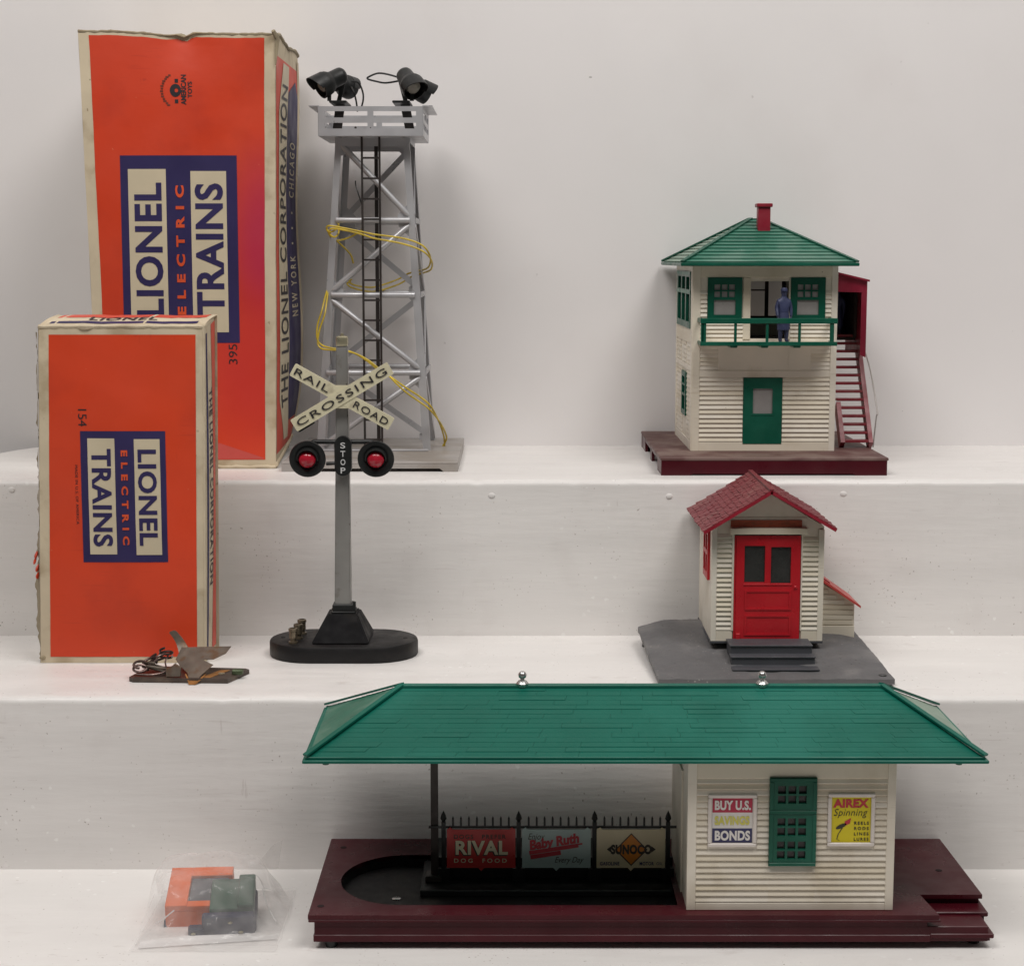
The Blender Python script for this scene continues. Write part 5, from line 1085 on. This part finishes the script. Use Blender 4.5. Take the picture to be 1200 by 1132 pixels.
# ------------------------------------------------------------------ contact clip on the middle step
def contact_clip():
    zb = Z2
    t = thing('contact_clip', 'rusty steel track contact with wire coil, lying in front of the short carton', 'metal part', (-21.2, 112.5, zb))
    m = MB(); m.prism([(-24.9, 111.2), (-24.6, 110.9), (-18.4, 110.6), (-17.4, 113.3), (-17.7, 113.6), (-24.2, 114.3)], lambda u, v, w: (u, v, w), zb+.02, zb+.30); base = m.build('base_plate', M_steel, t)
    m = MB(); m.lathe([(.24, 0), (.24, .03), (.0, .03)], (-19.05, 112.1, zb+.3), (0, 0, 1), 14); m.build('eyelet', M_brass, base)
    m = MB(); m.box(-18.3, -17.6, 111.7, 112.2, zb+.3, zb+.62, .05); m.build('stop_tab', mat('green_brass', (.09, .12, .06), .45, metal=.4, var=.2, vscale=120), base)
    for i, (x, y, z, r_) in enumerate(((-24.25, 111.7, .62, .42), (-23.75, 112.2, .82, .40), (-23.35, 112.8, 1.02, .40), (-22.9, 113.3, 1.16, .36), (-23.2, 111.9, .55, .62))):
        pts = [(x+r_*1.15*math.cos(q*.33), y+r_*.8*math.sin(q*.33)+.006*q, zb+z+.22*math.sin(q*.33+i)+.012*q) for q in range(34)]
        m = MB(); m.tube(pts, .085, 7); m.build('wire_loop', M_coil if i < 4 else M_steel2, t)
    m = MB(); m.tube(smooth_path([(-24.6, 111.5, zb+.4), (-23.4, 111.3, zb+.42), (-22.6, 111.6, zb+.6), (-22.8, 112.6, zb+1.0), (-22.6, 112.9, zb+1.45)], 5), .06, 6); m.build('wire_lead', M_coil, t)
    m = MB(); bm = bmesh.new()
    m.prism([(-22.45, zb+.36), (-21.55, zb+.36), (-21.5, zb+.95), (-21.9, zb+1.2), (-22.1, zb+1.02), (-22.45, zb+.9)], fx, 111.0, 111.3); bm.free(); m.build('bracket', M_steel2, t)
    def leaf(pts, th=.06):
        b = MB(); P = [Vector(p) for p in pts]; c = (P[1]-P[0]).cross(P[2]-P[0]).normalized()*th; n = len(P)
        return b.add(P+[p-c for p in P], [tuple(range(n)), tuple(range(2*n-1, n-1, -1))]+[(i, n+i, n+(i+1) % n, (i+1) % n) for i in range(n)])
    wing = leaf([(-22.2, 113.0, zb+1.05), (-21.9, 113.6, zb+1.7), (-20.6, 113.9, zb+1.62), (-18.6, 113.6, zb+1.78), (-18.9, 113.1, zb+1.40), (-19.6, 112.5, zb+1.16), (-20.3, 112.35, zb+1.16), (-19.55, 112.0, zb+.90), (-20.15, 111.3, zb+.45), (-20.5, 110.8, zb+.10), (-20.9, 110.85, zb+.10), (-21.15, 111.4, zb+.50), (-21.8, 112.3, zb+.78)]).build('contact_leaf', M_steel2, t)
    pth = smooth_path([(-21.7, 113.4, zb+1.5), (-22.0, 113.75, zb+2.0), (-22.3, 113.8, zb+2.45), (-22.55, 113.7, zb+2.8)], 4); m = MB(); n = len(pth)
    wd = [.34, .32, .30, .28, .26, .25, .24, .23, .22, .22, .22, .2, .12]
    vs = [p+Vector((sx*wd[i], .05*sx, .3*sx*wd[i]))+Vector((0, off, 0)) for off in (0, .06) for i, p in enumerate(pth) for sx in (-1, 1)]
    k2 = 2*n
    m.add(vs, [(2*i, 2*i+1, 2*i+3, 2*i+2) for i in range(n-1)]+[(k2+2*i, k2+2*i+2, k2+2*i+3, k2+2*i+1) for i in range(n-1)]+[(2*i, 2*i+2, k2+2*i+2, k2+2*i) for i in range(n-1)]+[(2*i+1, k2+2*i+1, k2+2*i+3, 2*i+3) for i in range(n-1)]+[(2*n-2, 2*n-1, k2+2*n-1, k2+2*n-2)])
    m.build('contact_tongue', M_steel2, wing)
    leaf([(-21.25, 111.15, zb+.50), (-21.0, 110.65, zb+.16), (-20.85, 110.2, zb-.0+.03), (-20.45, 110.2, zb+.03), (-20.2, 110.7, zb+.20), (-19.95, 111.2, zb+.48), (-20.45, 110.75, zb+.10+.06), (-20.95, 110.8, zb+.10+.06)], .07).build('contact_point', M_rust, wing)
    leaf([(-20.2, 111.0, zb+.31), (-19.6, 111.0, zb+.31), (-18.6, 113.0, zb+.33), (-19.3, 113.0, zb+.33)], .02).build('rust_patch', M_rust, base)
contact_clip()

# ------------------------------------------------------------------ carts in a clear bag
def carts_and_bag():
    def tilt(c, rx, rz): return Matrix.Translation(Vector(c)) @ Matrix.Rotation(R(rz), 4, 'Z') @ Matrix.Rotation(R(rx), 4, 'X')
    def tb(m, M, x0, x1, y0, y1, z0, z1, bev=.03):
        b = MB().box(x0, x1, y0, y1, z0, z1, bev); m.add([M @ Vector(v) for v in b.v], b.f)
    t = thing('baggage_cart', 'orange toy baggage cart with grey load, inside the clear bag on the lowest step', 'toy cart', (-18.3, 99.5, 0), 'toy carts in the clear bag')
    M = tilt((-18.25, 99.2, .95), 14, 4)
    m = MB(); tb(m, M, -1.95, 1.7, -1.9, 2.0, -.75, .55); tb(m, M, -1.95, -.7, -1.9, 2.0, .55, .95); tb(m, M, -.7, 1.7, 1.1, 2.0, .55, .95); tb(m, M, -.7, 1.7, -1.9, -1.35, .55, .9); m.build('cart_body', M_cartorange, t)
    m = MB(); tb(m, M, -.65, 1.5, -1.3, 1.05, .56, .8); m.build('cart_load', M_cartgrey, t)
    for y in (-1.6, 1.5):
        m = MB(); m.lathe([(.32, -.1), (.36, 0), (.32, .1)], M @ Vector((-1.98, y, -.55)), M.to_3x3() @ Vector((1, 0, 0)), 14); m.build('wheel', M_cartnavy, t)
    t = thing('baggage_cart', 'dark green toy cart with navy side, right of the orange cart in the bag', 'toy cart', (-16.2, 98.3, 0), 'toy carts in the clear bag')
    M = tilt((-16.25, 98.0, .95), 12, 6)
    m = MB(); tb(m, M, -1.3, 1.25, -1.3, 1.9, -.6, .78, .12); tb(m, M, .3, 1.25, -1.3, 1.9, .7, 1.05, .08); m.build('cart_body', M_cartgreen, t)
    m = MB(); tb(m, M, -1.7, 1.3, -1.85, -1.31, -.95, .62, .1); tb(m, M, -2.5, -.9, -1.85, -1.3, -1.0, -.15, .1); tb(m, M, 1.0, 1.36, -1.6, 1.6, -.9, .2, .1); m.build('cart_side', M_cartnavy, t)
    for x, z in ((-.1, .2), (-2.2, -.45), (-1.3, -.72), (.5, -.45)):
        m = MB(); m.lathe([(.07, 0), (.1, .05), (.06, .12), (0, .13)], M @ Vector((x, -1.86, z)), M.to_3x3() @ Vector((0, -1, .3)), 10, (1.5, .8)); m.build('brass_pin', M_brass, t)
    # the bag: a thin crumpled film over the carts
    t = thing('plastic_bag', 'clear crumpled plastic bag holding two small carts, lying on the lowest step', 'plastic bag', (-17, 98.5, 0))
    rnd = random.Random(3)
    waves = [(rnd.uniform(-1.6, 1.6), rnd.uniform(-1.6, 1.6), rnd.uniform(0, 6), rnd.uniform(.03, .09)) for _ in range(16)]
    waves += [(rnd.uniform(-5, 5), rnd.uniform(-5, 5), rnd.uniform(0, 6), rnd.uniform(.015, .04)) for _ in range(24)]
    def bump(x, y): return sum(a*math.sin(kx*x+ky*y+p) for kx, ky, p, a in waves)
    def h(a, b):
        x = -21.4+8.2*a+.5*(1-b)*0; y = 93.6+9.8*b
        dx = (x+17.6)/3.45; dy = (y-98.7)/(3.55 if y > 98.7 else 3.75)
        q = (abs(dx)**3+abs(dy)**3)**(1/3)*(1+.10*bump(x*.7, y*.7)/.3)
        z = 2.85*(1/(1+math.exp(min(40, (q-1.0)*13))))+.12*math.sin(x*2.1+y*1.3)*max(0, 1-q*.6)
        k = min(1, z/1.2)
        z = z+.35*max(0, dy)*k+abs(bump(x, y))*.5*(.35+k)+.08
        return (x+.28*bump(y, x)*(1-k*.5), y, z)
    m = MB(); m.grid(h, 0, 1, 0, 1, 110, 110); m.build('film', M_bag, t, 60)
    m = MB(); m.grid(lambda a, b: (-21.3+8.0*a, 94.6+8.6*b, .03), 0, 1, 0, 1, 3, 3); m.build('film', M_bag, t)
    m = MB()    # raised corner at the top right
    m.grid(lambda a, b: (-16.0+1.9*a+.3*b, 102.0-.3*a-.9*b*(1-a), 2.3+1.0*a*b+.5*a-.9*(1-b)*a+.12*math.sin(a*7+b*3)), 0, 1, 0, 1, 14, 10); m.build('film_corner', M_bag, t, 60)
    m = MB(); m.grid(lambda a, b: (-21.0+7.6*a, 94.0+.75*b+1.35*a, .10+.14*math.sin(a*5)*b+.1*b), 0, 1, 0, 1, 24, 3); m.build('seal_strip', M_bagseal, t)
    for pts in ([(-20.4, 96.0, .75), (-19.9, 95.8, 1.1), (-19.3, 96.0, 1.55)], [(-14.6, 98.5, 1.9), (-14.2, 97.6, 1.2), (-13.6, 96.8, .55)]):
        m = MB(); m.tube(smooth_path(pts, 6), .035, 6); m.build('crease', M_bagseal, t)
carts_and_bag()
